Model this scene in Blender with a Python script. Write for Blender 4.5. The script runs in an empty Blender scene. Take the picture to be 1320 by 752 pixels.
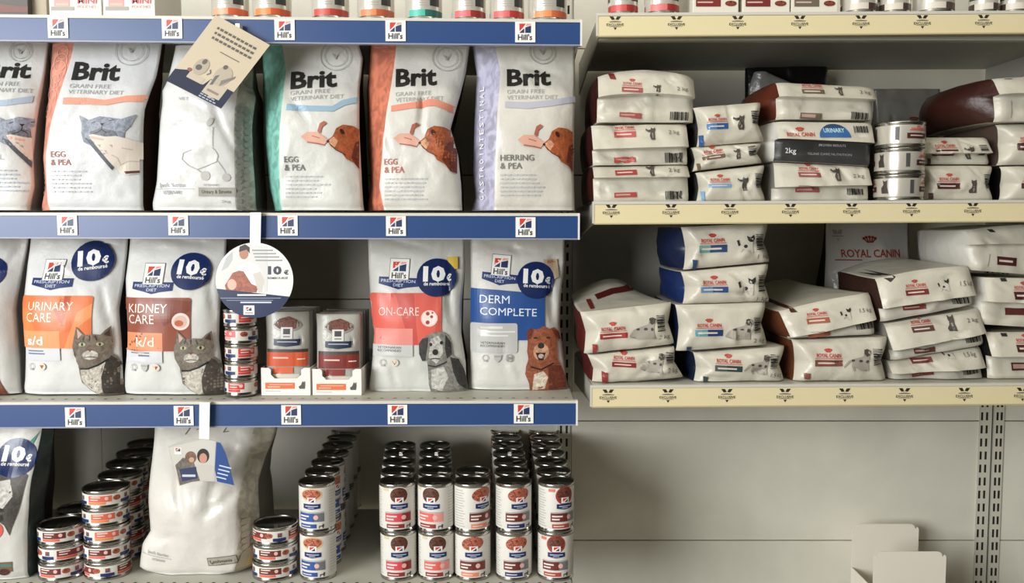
import bpy, bmesh, math, random
from mathutils import Vector, noise
from mathutils.bvhtree import BVHTree

# ---------------- camera, world, lights, exposure ----------------
F = 1150.0; HZ = 295.0; D = 1.724; HC = 1.35
PITCH = math.atan((376 - HZ) / F)
scene = bpy.context.scene
COL = scene.collection
cam_d = bpy.data.cameras.new('camera'); cam = bpy.data.objects.new('camera', cam_d); COL.objects.link(cam)
cam.location = (0, -D, HC); cam.rotation_euler = (math.pi / 2 - PITCH, 0, 0)
cam_d.sensor_width = 36; cam_d.lens = 36 * F / 1320; cam_d.clip_start = .05
scene.camera = cam

def lin(h):
    v = [int(h[i:i + 2], 16) / 255 for i in (0, 2, 4)]
    return tuple(c / 12.92 if c <= .04045 else ((c + .055) / 1.055) ** 2.4 for c in v)

world = bpy.data.worlds.new('world'); scene.world = world; world.use_nodes = True
bg = world.node_tree.nodes['Background']
bg.inputs[0].default_value = (*lin('f2e9d8'), 1); bg.inputs[1].default_value = .03

def area(name, loc, target, sx, sy, power, col):
    l = bpy.data.lights.new(name, 'AREA'); l.shape = 'RECTANGLE'; l.size = sx; l.size_y = sy
    l.energy = power; l.color = col
    o = bpy.data.objects.new(name, l); COL.objects.link(o); o.location = loc
    o.rotation_euler = (Vector(target) - Vector(loc)).to_track_quat('-Z', 'Y').to_euler()
    return o
area('window_light', (-3.0, -3.4, 1.8), (0, .1, 1.1), 2.4, 1.7, 190, (.97, .985, .985))
area('ceiling_light', (.4, -.9, 2.8), (.4, -.45, 1.0), 1.8, .3, 7, (1.0, .92, .78))

vs = scene.view_settings
vs.view_transform = 'Standard'; vs.look = 'None'; vs.gamma = 1; vs.use_curve_mapping = False
vs.exposure = .22

# ---------------- helpers ----------------
def P(px, py, Y):
    dx = (px - 660) / F; dy = (376 - py) / F
    cy = math.cos(PITCH) + dy * math.sin(PITCH); cz = -math.sin(PITCH) + dy * math.cos(PITCH)
    t = (Y + D) / cy
    return Vector((dx * t, Y, HC + cz * t))

def sst(a, b, x):
    x = min(1, max(0, (x - a) / (b - a))); return x * x * (3 - 2 * x)

MC = {}
def M(h, rough=.42, metal=0.0, kind=None, spec=.5):
    k = (h, rough, metal, kind)
    if k in MC: return MC[k]
    m = bpy.data.materials.new('finish_' + h); m.use_nodes = True
    nt = m.node_tree; b = nt.nodes['Principled BSDF']
    b.inputs['Base Color'].default_value = (*lin(h), 1)
    b.inputs['Roughness'].default_value = rough; b.inputs['Metallic'].default_value = metal
    b.inputs['Specular IOR Level'].default_value = spec
    tc = nt.nodes.new('ShaderNodeTexCoord')
    def nz(scale, detail=3):
        n = nt.nodes.new('ShaderNodeTexNoise'); n.inputs['Scale'].default_value = scale; n.inputs['Detail'].default_value = detail
        nt.links.new(tc.outputs['Object'], n.inputs['Vector']); return n
    def ramp(src, c0, c1, p0=.35, p1=.65):
        r = nt.nodes.new('ShaderNodeValToRGB'); r.color_ramp.elements[0].position = p0; r.color_ramp.elements[1].position = p1
        r.color_ramp.elements[0].color = (*c0, 1); r.color_ramp.elements[1].color = (*c1, 1)
        nt.links.new(src, r.inputs[0]); nt.links.new(r.outputs[0], b.inputs['Base Color'])
    def bump(src, s, d):
        n = nt.nodes.new('ShaderNodeBump'); n.inputs['Strength'].default_value = s; n.inputs['Distance'].default_value = d
        nt.links.new(src, n.inputs['Height']); nt.links.new(n.outputs[0], b.inputs['Normal'])
    c = lin(h)
    if kind == 'film':
        bump(nz(34, 6).outputs['Fac'], .42, .006)
        n = nz(14, 4); ramp(n.outputs['Fac'], tuple(x * .96 for x in c), c)
    elif kind == 'wall':
        n = nz(6, 6); ramp(n.outputs['Fac'], tuple(x * .93 for x in c), tuple(min(1, x * 1.05) for x in c)); bump(nz(90, 3).outputs['Fac'], .12, .002)
    elif kind == 'fur':
        n = nz(95, 4); n.inputs['Distortion'].default_value = 1.5
        ramp(n.outputs['Fac'], tuple(x * .66 for x in c), tuple(min(1, x * 1.28) for x in c), .35, .68)
    elif kind == 'food':
        n = nt.nodes.new('ShaderNodeTexVoronoi'); n.inputs['Scale'].default_value = 330
        nt.links.new(tc.outputs['Object'], n.inputs['Vector'])
        ramp(n.outputs['Distance'], tuple(min(1, x * 1.6) for x in c), tuple(x * .4 for x in c), .2, .8)
    elif kind == 'mottle':
        n = nz(26, 3); n.inputs['Distortion'].default_value = 2.0
        ramp(n.outputs['Fac'], tuple(x * .8 for x in c), tuple(min(1, x * 1.22) for x in c), .4, .6); bump(nz(55, 5).outputs['Fac'], .25, .004)
    elif kind == 'metal':
        bump(nz(40, 2).outputs['Fac'], .05, .001)
    elif kind == 'clear':
        b.inputs['Transmission Weight'].default_value = .75; b.inputs['Alpha'].default_value = .45
        bump(nz(40, 4).outputs['Fac'], .4, .006)
    MC[k] = m; return m

def new_mesh(name, verts, faces, mats, fm=None, smooth=True):
    me = bpy.data.meshes.new(name); me.from_pydata([tuple(v) for v in verts], [], faces)
    for m in mats: me.materials.append(m)
    if fm: me.polygons.foreach_set('material_index', fm)
    me.polygons.foreach_set('use_smooth', [smooth] * len(me.polygons))
    me.update(); return me

def tag(o, label=None, cat=None, group=None, kind=None):
    if label: o['label'] = label
    if cat: o['category'] = cat
    if group: o['group'] = group
    if kind: o['kind'] = kind
    return o

def link(name, me, parent=None, loc=None):
    o = bpy.data.objects.new(name, me); COL.objects.link(o)
    if parent: o.parent = parent
    if loc is not None: o.location = loc
    return o

def base_of(verts):
    xs = [v[0] for v in verts]; ys = [v[1] for v in verts]; zs = [v[2] for v in verts]
    return Vector(((min(xs) + max(xs)) / 2, (min(ys) + max(ys)) / 2, min(zs)))

def solid(name, verts, faces, mats, fm=None, smooth=True, parent=None, org=None):
    """world coordinates -> object; top-level gets its origin at its base"""
    if parent is None:
        b = base_of(verts) if org is None else Vector(org)
        return link(name, new_mesh(name, [Vector(v) - b for v in verts], faces, mats, fm, smooth), None, b)
    b = origin(parent)
    return link(name, new_mesh(name, [Vector(v) - b for v in verts], faces, mats, fm, smooth), parent)

def origin(o):
    v = Vector(o.location)
    while o.parent: o = o.parent; v += o.location
    return v

def empty(name, loc, label, cat, group=None):
    o = link(name, None, None, loc); o.empty_display_size = .02
    return tag(o, label, cat, group)

class MB:
    def __init__(s): s.v = []; s.f = []; s.m = []; s.mats = []
    def mi(s, m):
        if m not in s.mats: s.mats.append(m)
        return s.mats.index(m)
    def hexa(s, c8, m):
        n = len(s.v); s.v += [Vector(c) for c in c8]
        for q in ((0, 3, 2, 1), (4, 5, 6, 7), (0, 1, 5, 4), (1, 2, 6, 5), (2, 3, 7, 6), (3, 0, 4, 7)):
            s.f.append([n + i for i in q]); s.m.append(s.mi(m))
    def box(s, x0, x1, y0, y1, z0, z1, m):
        s.hexa([(x0, y0, z0), (x1, y0, z0), (x1, y1, z0), (x0, y1, z0), (x0, y0, z1), (x1, y0, z1), (x1, y1, z1), (x0, y1, z1)], m)
    def ramp_box(s, A, B, a0, a1, b0, b1, y0, y1, m):
        """bar from X=A to X=B whose lower/upper z are a0,a1 at A and b0,b1 at B"""
        s.hexa([(A, y0, a0), (B, y0, b0), (B, y1, b0), (A, y1, a0), (A, y0, a1), (B, y0, b1), (B, y1, b1), (A, y1, a1)], m)
    def prism(s, pts, y0, y1, m):
        """polygon of (x,z) extruded from y0 (front) to y1"""
        n = len(s.v); k = len(pts)
        s.v += [Vector((x, y0, z)) for x, z in pts] + [Vector((x, y1, z)) for x, z in pts]
        i = s.mi(m)
        s.f.append(list(range(n, n + k))); s.f.append(list(range(n + 2 * k - 1, n + k - 1, -1))); s.m += [i, i]
        for j in range(k): s.f.append([n + j, n + k + j, n + k + (j + 1) % k, n + (j + 1) % k]); s.m.append(i)
    def build(s, name, parent=None, smooth=False, org=None):
        o = solid(name, s.v, s.f, s.mats, s.m, smooth, parent, org)
        bm = bmesh.new(); bm.from_mesh(o.data); bmesh.ops.recalc_face_normals(bm, faces=bm.faces); bm.to_mesh(o.data); bm.free()
        return o

TXT = {}
def text2d(body, bold):
    k = (body, bold)
    if k in TXT: return TXT[k]
    c = bpy.data.curves.new('lettering', 'FONT'); c.body = body; c.resolution_u = 2; c.offset = bold; c.fill_mode = 'FRONT'
    o = bpy.data.objects.new('lettering', c); COL.objects.link(o)
    me = bpy.data.meshes.new_from_object(o)
    vs_ = [(v.co.x, v.co.y) for v in me.vertices]; fs = [list(p.vertices) for p in me.polygons]
    bpy.data.objects.remove(o); bpy.data.curves.remove(c); bpy.data.meshes.remove(me)
    if not vs_: TXT[k] = ([], []); return TXT[k]
    x0 = min(v[0] for v in vs_); x1 = max(v[0] for v in vs_); y0 = min(0, min(v[1] for v in vs_)) if body.islower() and False else 0; y1 = max(v[1] for v in vs_)
    TXT[k] = ([((v[0] - x0) / (x1 - x0), (v[1] - y0) / (y1 - y0)) for v in vs_], fs)
    return TXT[k]

PRINT = ('lettering', 'small_print', 'stripe_pattern', 'small_symbols', 'barcode', 'sticker_lettering', 'printed_mark', 'printed_seal', 'stethoscope_drawing', 'logo', 'brand_mark')
SPLIT = ('colour_panel', 'colour_band', 'brand_strip', 'flavour_panel', 'grey_panel', 'round_emblem', 'corner_flash', 'food_picture', 'colour_stripe', 'picture_panel')
class Dec:
    """flat print laid onto a surface. place(a,b,off) turns drawing units into a point on the surface (None off it)"""
    def __init__(s, root, place, step=3.6, off=.0008, inc=1.0, reset=False):
        s.root = root; s.place = place; s.step = step; s.off = off; s.inc = inc; s.off0 = off if reset else None; s.parts = {}; s.T = lambda a, b: (a, b); s.cur = 'print'
    def part(s, n):
        s.cur = n
        if s.off0 is None: s.off += .00022 * s.inc
        else: s.off = s.off0 + {'brand_strip': .0003, 'lettering': .00045, 'brand_mark': .00045, 'animal_picture': .0003, 'small_print': .0003}.get(n, 0)
        return s
    def rot(s, cx, cy, deg):
        c, q = math.cos(math.radians(deg)), math.sin(math.radians(deg))
        s.T = lambda a, b: (cx + (a - cx) * c - (b - cy) * q, cy + (a - cx) * q + (b - cy) * c)
        return s
    def quad(s, src, dst):
        """bilinear map of rectangle src=(x0,y0,x1,y1) on four points dst TL TR BR BL"""
        x0, y0, x1, y1 = src
        def T(a, b):
            u = (a - x0) / (x1 - x0); v = (b - y0) / (y1 - y0)
            return tuple((dst[0][i] * (1 - u) + dst[1][i] * u) * (1 - v) + (dst[3][i] * (1 - u) + dst[2][i] * u) * v for i in (0, 1))
        s.T = T; return s
    def norot(s): s.T = lambda a, b: (a, b); return s
    def add(s, pts, faces, mat, cut=True):
        s.off += .00003 * s.inc
        pts = [s.T(*p) for p in pts]
        if cut and s.step:
            bm = bmesh.new(); vv = [bm.verts.new((p[0], p[1], 0)) for p in pts]
            for f in faces:
                try: bm.faces.new([vv[i] for i in f])
                except ValueError: pass
            bmesh.ops.triangulate(bm, faces=[f for f in bm.faces if len(f.verts) > 4])
            for ax in (0, 1):
                lo = min(p[ax] for p in pts); hi = max(p[ax] for p in pts)
                k = math.floor(lo / s.step) + 1
                while k * s.step < hi:
                    co = [0, 0, 0]; no = [0, 0, 0]; co[ax] = k * s.step; no[ax] = 1
                    bmesh.ops.bisect_plane(bm, geom=bm.verts[:] + bm.edges[:] + bm.faces[:], plane_co=co, plane_no=no); k += 1
            bm.verts.index_update()
            pts = [(v.co.x, v.co.y) for v in bm.verts]; faces = [[v.index for v in f.verts] for f in bm.faces]; bm.free()
        key = (s.cur, len(s.parts)) if s.cur in SPLIT else (s.cur, -1)
        d = s.parts.setdefault(key, MB()); base = len(d.v); idx = d.mi(mat)
        ps = [s.place(p[0], p[1], s.off) for p in pts]
        ok = [p is not None for p in ps]
        new = {}
        for f in faces:
            if all(ok[i] for i in f):
                for i in f:
                    if i not in new: new[i] = len(d.v); d.v.append(ps[i])
                d.f.append([new[i] for i in f]); d.m.append(idx)
    def poly(s, pts, mat): s.add(pts, [list(range(len(pts)))], mat)
    def rect(s, x0, y0, x1, y1, mat): s.add([(x0, y0), (x1, y0), (x1, y1), (x0, y1)], [[0, 1, 2, 3]], mat)
    def rrect(s, x0, y0, x1, y1, r, mat):
        pts = []
        for cx, cy, a0 in ((x1 - r, y0 + r, -90), (x1 - r, y1 - r, 0), (x0 + r, y1 - r, 90), (x0 + r, y0 + r, 180)):
            for k in range(5):
                a = math.radians(a0 + k * 22.5); pts.append((cx + r * math.cos(a), cy + r * math.sin(a)))
        s.poly(pts, mat)
    def ell(s, cx, cy, rx, ry, mat, n=24, deg=0):
        c, q = math.cos(math.radians(deg)), math.sin(math.radians(deg)); pts = []
        for k in range(n):
            a = 2 * math.pi * k / n; x, y = rx * math.cos(a), ry * math.sin(a); pts.append((cx + x * c - y * q, cy + x * q + y * c))
        s.poly(pts, mat)
    def stroke(s, pts, w, mat):
        for (x0, y0), (x1, y1) in zip(pts, pts[1:]):
            l = math.hypot(x1 - x0, y1 - y0) or 1; nx, ny = -(y1 - y0) / l * w / 2, (x1 - x0) / l * w / 2
            s.poly([(x0 + nx, y0 + ny), (x1 + nx, y1 + ny), (x1 - nx, y1 - ny), (x0 - nx, y0 - ny)], mat)
    def ring(s, cx, cy, r, w, mat, n=28):
        pts = [(cx + rr * math.cos(2 * math.pi * k / n), cy + rr * math.sin(2 * math.pi * k / n)) for rr in (r - w / 2, r + w / 2) for k in range(n)]
        s.add(pts, [[k, (k + 1) % n, n + (k + 1) % n, n + k] for k in range(n)], mat)
    def text(s, t, x0, y0, x1, y1, mat, bold=.0):
        """fit the text to the box (y0 top of the tallest letter, y1 baseline)"""
        v, f = text2d(t, bold)
        s.add([(x0 + a * (x1 - x0), y1 - b * (y1 - y0)) for a, b in v], f, mat, cut=abs(y1 - y0) > 12)
    def lines(s, x0, x1, y0, n, dy, h, mat, seed=0):
        r = random.Random(seed * 31 + n); o0 = s.off
        for k in range(n):
            x = x0; xe = x0 + (x1 - x0) * r.uniform(.6, 1)
            while x < xe - 2:
                w = r.uniform(3, 9); s.rect(x, y0 + k * dy, min(x + w, xe), y0 + k * dy + h, mat); x += w + 1.2; s.off = o0
    def bars(s, x0, y0, x1, y1, mat, vertical=True, seed=1):
        r = random.Random(seed); t = 0; o0 = s.off
        L = (x1 - x0) if vertical else (y1 - y0)
        while t < L:
            w = r.choice((.7, 1, 1.6, 2.2)); w = min(w, L - t)
            if vertical: s.rect(x0 + t, y0, x0 + t + w, y1, mat)
            else: s.rect(x0, y0 + t, x1, y0 + t + w, mat)
            t += w + r.choice((.5, .8, 1.1)); s.off = o0
    def done(s, labels={}):
        for (n, _), d in s.parts.items():
            if not d.f: continue
            o = solid(n, d.v, d.f, d.mats, d.m, False, s.root)
            if n in PRINT: o['kind'] = 'stuff'
            if n in labels: o['label'] = labels[n]

def on_mesh(o, Y):
    """place() for a soft front: pixel-unit drawing on plane Y pushed onto the front of mesh o"""
    b = origin(o); vs_ = [v.co + b for v in o.data.vertices]
    t = BVHTree.FromPolygons(vs_, [list(p.vertices) for p in o.data.polygons])
    def place(a, b_, off):
        p = P(a, b_, Y); hit, nrm, i, dist = t.ray_cast(Vector((p.x, -1.2, p.z)), Vector((0, 1, 0)))
        if hit is None: return None
        if nrm.y > 0: nrm = -nrm
        return hit + nrm * off
    return place

def at(poly, y):
    for (xa, ya), (xb, yb) in zip(poly, poly[1:]):
        if y <= yb: 
            if yb == ya: return xb
            t = max(0, (y - ya) / (yb - ya)); return xa + (xb - xa) * t
    return poly[-1][0]

ABOVE = {}
# ---------------- standing bag ----------------
def bag(name, label, L, R, Y, T=.09, S=None, film='d8d9d6', strip=None, side=None, seed=1, amp=.0035, sit=None, creases=(), cat='bag', group=None, strip_side='L', bulge=.014, rough=.36, lean=0, stripd=.05, pinch=.55):
    r = random.Random(seed); rows, cols = 46, 34
    y0 = min(L[0][1], R[0][1]); y1 = max(L[-1][1], R[-1][1])
    cr = list(creases)
    for k in range(7):
        cx, cy = r.uniform(.1, .9), r.uniform(.1, .95); a = r.uniform(0, math.pi); ln = r.uniform(.1, .32)
        cr.append((cx - math.cos(a) * ln / 2, cy - math.sin(a) * ln / 2, cx + math.cos(a) * ln / 2, cy + math.sin(a) * ln / 2, r.uniform(-.004, .005), r.uniform(.03, .07)))
    ks = 8 if S else 0
    V = []; n_ring = None; front = []
    for i in range(rows + 1):
        v = i / rows; py = y0 + (y1 - y0) * v
        xl, xr = at(L, py), at(R, py); xs = at(S, py) if S else None
        th = T * (1 - sst(.0, pinch, 1 - v - (1 - pinch))) if False else T * sst(0, pinch, v) + .008
        back = (T + .008 - th) * .5
        row = []
        for j in range(cols + 1):
            if S and strip_side == 'L': px = xl + (xs - xl) * j / ks if j <= ks else xs + (xr - xs) * (j - ks) / (cols - ks)
            elif S: px = xl + (xs - xl) * j / (cols - ks) if j <= cols - ks else xs + (xr - xs) * (j - cols + ks) / ks
            else: px = xl + (xr - xl) * j / cols
            u = (px - xl) / (xr - xl)
            p = P(px, py, Y)
            if sit is not None: p.z = min(max(p.z, sit(p.x) + .0008), (ABOVE[sit](p.x) - .024 if sit in ABOVE else 9) - .004 * v)
            w = abs(2 * u - 1)
            yo = back + .016 * w ** 5 * (th / (T + .008)) - bulge * (1 - w * w) * math.sin(math.pi * min(1, v * .9 + .1)) + lean * (1 - v)
            if S:
                us = (xs - xl) / (xr - xl)
                if strip_side == 'L' and u < us: yo += (us - u) / us * stripd * (.25 + .75 * th / (T + .008))
                if strip_side == 'R' and u > us: yo += (u - us) / (1 - us) * stripd * (.25 + .75 * th / (T + .008))
            q = Vector((p.x * 9 + seed * 3.1, p.z * 7, seed * 1.7))
            env = min(1, 6 * (1 - w) + .15)
            yo += amp * env * (noise.noise(q) * 1.3 + noise.noise(q * 2.3) * .7 + noise.noise(q * 5.1) * .25)
            for (ax, ay, bx, by, dp, wd) in cr:
                dx, dy = bx - ax, by - ay; l2 = dx * dx + dy * dy or 1e-6
                t = ((u - ax) * dx + (v - ay) * dy) / l2; tt = min(1, max(0, t))
                d = math.hypot(u - ax - dx * tt, (v - ay - dy * tt) * 1.5)
                if d < wd * 2: yo += dp * env * math.exp(-(d / wd) ** 2 * 2.5) * math.sin(math.pi * min(.97, max(.03, tt)))
            # small feet roll at the base
            yo += .006 * sst(.965, 1, v)
            p.y = Y + yo; row.append(p)
        front.append(row)
        fl, fr = row[0], row[-1]; by = Y + back + th + .004
        by = max(by, max(fl.y, fr.y) + .003)
        ins = min(.018, (fr.x - fl.x) * .12) * (th / (T + .008))
        ring = row + [Vector((fr.x - ins, (fr.y + by) / 2, fr.z)), Vector((fr.x - .001, by, fr.z)), Vector(((fl.x + fr.x) / 2, by + .01, (fl.z + fr.z) / 2)), Vector((fl.x + .001, by, fl.z)), Vector((fl.x + ins, (fl.y + by) / 2, fl.z))]
        n_ring = len(ring); V += ring
    Fc = []; fm = []; mats = [M(film, rough, 0, 'film'), M(strip or film, rough, 0, 'mottle' if strip else 'film'), M(side or film, .5, 0, 'film')]
    for i in range(rows):
        for j in range(n_ring):
            a, b_ = i * n_ring + j, i * n_ring + (j + 1) % n_ring
            Fc += [[a, a + n_ring, b_ + n_ring], [a, b_ + n_ring, b_]]
            if j < cols:
                fm += 2 * [1 if S and ((strip_side == 'L' and j < ks) or (strip_side == 'R' and j >= cols - ks)) else 0]
            else: fm += 2 * [2 if j < cols + 2 or j >= cols + 3 else 0]
    Fc.append(list(range(n_ring - 1, -1, -1))); fm.append(0)
    Fc.append([rows * n_ring + j for j in range(n_ring)]); fm.append(0)
    o = solid(name, V, Fc, mats, fm)
    tag(o, label, cat, group)
    return o, Dec(o, on_mesh(o, Y))

# ---------------- pack lying on its back, gusset towards the room ----------------
def pack(label, quad, Y=.02, depth=.30, crease=None, side='5b1d1c', crown=0, rise=0, lb=.02, seed=1, sit=None, film='cdc8b8', amp=.0045, lower=None, name='food_pack', cat='pack', group=None, rightin=.022, topstripe=None, botsag=0):
    TL, TR, BR, BL = [Vector((q[0], q[1])) for q in quad]
    m, n = 26, 16; V = []
    kc = 9
    def vrow(i, u):
        if crease is None: return i / n
        vc = crease[0] + (crease[1] - crease[0]) * u
        return vc * i / kc if i <= kc else vc + .012 + (1 - vc - .012) * (i - kc - 1) / (n - kc - 1)
    r = random.Random(seed); cr = []
    for k in range(7):
        cx, cy = r.uniform(.05, .95), r.uniform(.1, .9); a = r.uniform(-.9, .9) + (math.pi / 2 if r.random() < .4 else 0); ln = r.uniform(.12, .4)
        cr.append((cx - math.cos(a) * ln / 2, cy - math.sin(a) * ln, cx + math.cos(a) * ln / 2, cy + math.sin(a) * ln, r.uniform(-.006, .009), r.uniform(.025, .07)))
    for i in range(n + 1):
        for j in range(m + 1):
            u = j / m; v = vrow(i, u)
            q = (TL.lerp(TR, u)).lerp(BL.lerp(BR, u), v)
            py = q.y - crown * 4 * u * (1 - u) * (1 - v) + botsag * 4 * u * (1 - u) * v
            fold = 1 - abs(2 * v - 1)
            if crease is None: q.x += 5.5 * fold * (1 - 2 * u) ** 3
            p = P(q.x, py, Y)
            if sit is not None: p.z = max(p.z, sit(p.x) + .0018)
            yo = .010 * (abs(2 * u - 1) ** 14) + .007 * abs(2 * v - 1) ** 10
            if crease is None: yo += -.011 * (1 - (2 * v - 1) ** 2) + .026 * fold * (max(0, 1 - u / (.05 + .12 * fold)) + .8 * max(0, 1 - (1 - u) / (.05 + .13 * fold)))
            elif i <= kc: yo += .010 - .022 * (i / kc) ** 1.2
            else: yo += .012 - .008 * (i - kc - 1) / (n - kc - 1)
            env = min(1, 5 * (1 - abs(2 * u - 1)) + .2)
            w = Vector((p.x * 14 + seed * 2.7, p.z * 14, seed * 1.3))
            yo += amp * env * (noise.noise(w) * 1.2 + noise.noise(w * 2.4) * .8)
            for (ax, ay, bx, by, dp, wd) in cr:
                dx, dy = bx - ax, by - ay; l2 = dx * dx + dy * dy or 1e-6
                t = min(1, max(0, ((u - ax) * dx + (v - ay) * dy) / l2)); d = math.hypot(u - ax - dx * t, (v - ay - dy * t) * .45)
                if d < wd * 2: yo += dp * env * math.exp(-(d / wd) ** 2 * 2.5) * math.sin(math.pi * min(.97, max(.03, t)))
            p.y = Y + .012 + yo; V.append(p)
    Fc = []; fm = []
    for i in range(n):
        for j in range(m):
            a = i * (m + 1) + j; Fc += [[a, a + m + 1, a + m + 2], [a, a + m + 2, a + 1]]; fm += 2 * [3 if lower and i >= kc else 0]
    B = [(j, 0) for j in range(m)] + [(m, i) for i in range(n)] + [(j, n) for j in range(m, 0, -1)] + [(0, i) for i in range(n, 0, -1)]
    prev = [i * (m + 1) + j for j, i in B]; k = len(B)
    c = sum((V[x] for x in prev), Vector()) / k
    zmin = min(V[x].z for x in prev)
    for t in (.03, .12, .3, .55, .8, 1.0):
        cur = []
        for (j, i), s0 in zip(B, [ii * (m + 1) + jj for jj, ii in B]):
            u = j / m; v = vrow(i, u); b = V[s0]; 
            q = Vector((b.x, Y + .03 + t * depth, b.z))
            s = math.sin(math.pi * min(1, t ** .7))
            mid = max(0, 1 - (2 * v - 1) ** 2)
            q.x += -lb * s * (1 - u) ** 3 * (.35 + .65 * mid) - rightin * min(1, t * 2) * u ** 2
            q.z += rise * sst(0, .8, t) * (1 - v) * (.4 + .6 * 4 * u * (1 - u))
            if t == 1.0: q = Vector((c.x + (q.x - c.x) * .9, q.y, c.z + (q.z - c.z) * .9))
            cur.append(len(V)); V.append(q)
        for a in range(k):
            b2 = (a + 1) % k
            Fc.append([prev[a], prev[b2], cur[b2], cur[a]])
            j, i = B[a]
            left = a >= 2 * m + n
            fm.append(1 if left else (2 if topstripe and a < m and topstripe[0] <= a / m <= topstripe[1] else 0))
        prev = cur
    Fc.append(prev); fm.append(1)
    fmat = M(film, .34, 0, 'film')
    mats = [fmat, M(side, .4, 0, 'film'), M(side, .4, 0, 'film'), M(lower or film, .4, 0, 'film')]
    o = solid(name, V, Fc, mats, fm)
    bm = bmesh.new(); bm.from_mesh(o.data); bmesh.ops.recalc_face_normals(bm, faces=bm.faces); bm.to_mesh(o.data); bm.free()
    rim = set(ii * (m + 1) + jj for jj, ii in B); last = [0] * len(o.data.edges)
    for e in o.data.edges:
        a, b_ = e.vertices
        if a in rim and b_ in rim: last[e.index] = 1
        elif crease and a < (m + 1) * (n + 1) and b_ < (m + 1) * (n + 1) and a // (m + 1) == b_ // (m + 1) == kc: last[e.index] = 1
    at_ = o.data.attributes.new('sharp_edge', 'BOOLEAN', 'EDGE'); at_.data.foreach_set('value', last)
    tag(o, label, cat, group)
    return o, Dec(o, on_mesh(o, Y), 3.2)

INK = M('2a2826', .5); RED = M('c0392f', .45); GREY = M('8b8a86', .5); MUTE = M('b4b5b4', .5); WHITE = M('f4f4f2', .4); NAVY = M('1b2f63', .38)
DKRED = M('7d2422', .45)

def crown_logo(d, cx, y, w, mat=RED, text=True):
    """small crown over the two-word name, y = baseline of the lettering"""
    for k in range(5):
        a = (k - 2) * .42; d.ell(cx + math.sin(a) * w * .17, y - w * .23 - math.cos(a) * w * .1, w * .035, w * .035, mat, 8)
        d.stroke([(cx + math.sin(a) * w * .06, y - w * .2), (cx + math.sin(a) * w * .15, y - w * .22 - math.cos(a) * w * .08)], w * .03, mat)
    if text: d.text('ROYAL CANIN', cx - w / 2, y - w * .15, cx + w / 2, y, mat, .02)

def small_pet(d, kind, cx, cy, h, mat=None):
    """little printed animal, h = height"""
    dk = mat or M('4a443c', .5); g = M('8d877c', .5)
    def pp(pts, m): d.poly([(cx + x * h, cy + y * h) for x, y in pts], m)
    if kind == 'cat':
        pp([(-.05, .5), (-.15, .2), (-.1, 0), (-.02, -.15), (-.22, -.12), (-.42, -.28), (-.4, -.42), (-.25, -.3), (-.05, -.33), (.0, -.5), (.08, -.4), (.2, -.4), (.3, -.5), (.32, -.3), (.25, -.15), (.25, .1), (.22, .3), (.25, .5)], dk)
        pp([(.02, -.05), (.14, -.05), (.12, .35), (.06, .4)], g)
    elif kind == 'sitcat':
        pp([(-.25, .5), (-.32, .3), (-.12, .1), (-.08, -.1), (-.15, -.25), (-.15, -.5), (-.05, -.4), (.1, -.4), (.2, -.5), (.22, -.2), (.2, .1), (.25, .5)], dk)
        pp([(-.02, 0), (.1, 0), (.1, .35), (.0, .4)], g)
    elif kind == 'pointer':
        g = M('a39c90', .5)
        pp([(-.62, .0), (-.3, -.1), (.08, -.2), (.14, -.42), (.28, -.5), (.46, -.42), (.5, -.3), (.38, -.22), (.34, -.02), (.33, .2), (.36, .5), (.27, .5), (.22, .16), (.12, .16), (.06, .5), (-.03, .5), (.0, .12), (-.28, .06), (-.38, .28), (-.33, .5), (-.43, .5), (-.5, .28), (-.46, .08), (-.58, .1), (-.84, .36), (-.88, .3)], g)
        pp([(.13, -.3), (.15, -.48), (.3, -.52), (.48, -.42), (.4, -.22), (.25, -.15)], dk)
        d.ell(cx - .05 * h, cy + .02 * h, h * .1, h * .07, dk, 8); d.ell(cx - .42 * h, cy + .0 * h, h * .09, h * .06, dk, 8); d.ell(cx + .25 * h, cy + .05 * h, h * .07, h * .08, dk, 8)
    else:
        lt = M('c9c4b8', .5)
        pp([(-.35, .4), (-.3, .05), (.1, -.02), (.2, -.3), (.45, -.3), (.4, .0), (.4, .5), (.3, .5), (.25, .2), (-.15, .25), (-.25, .45)], lt)
        pp([(.15, -.2), (.1, -.45), (.3, -.35), (.5, -.5), (.52, -.3), (.4, -.1), (.25, -.12)], M('2c2a28', .5))
        pp([(-.4, .1), (-.48, -.2), (-.36, -.25), (-.3, .05)], M('2c2a28', .5)); d.ell(cx + .0 * h, cy + .12 * h, h * .11, h * .1, M('2c2a28', .5), 10)

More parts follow.
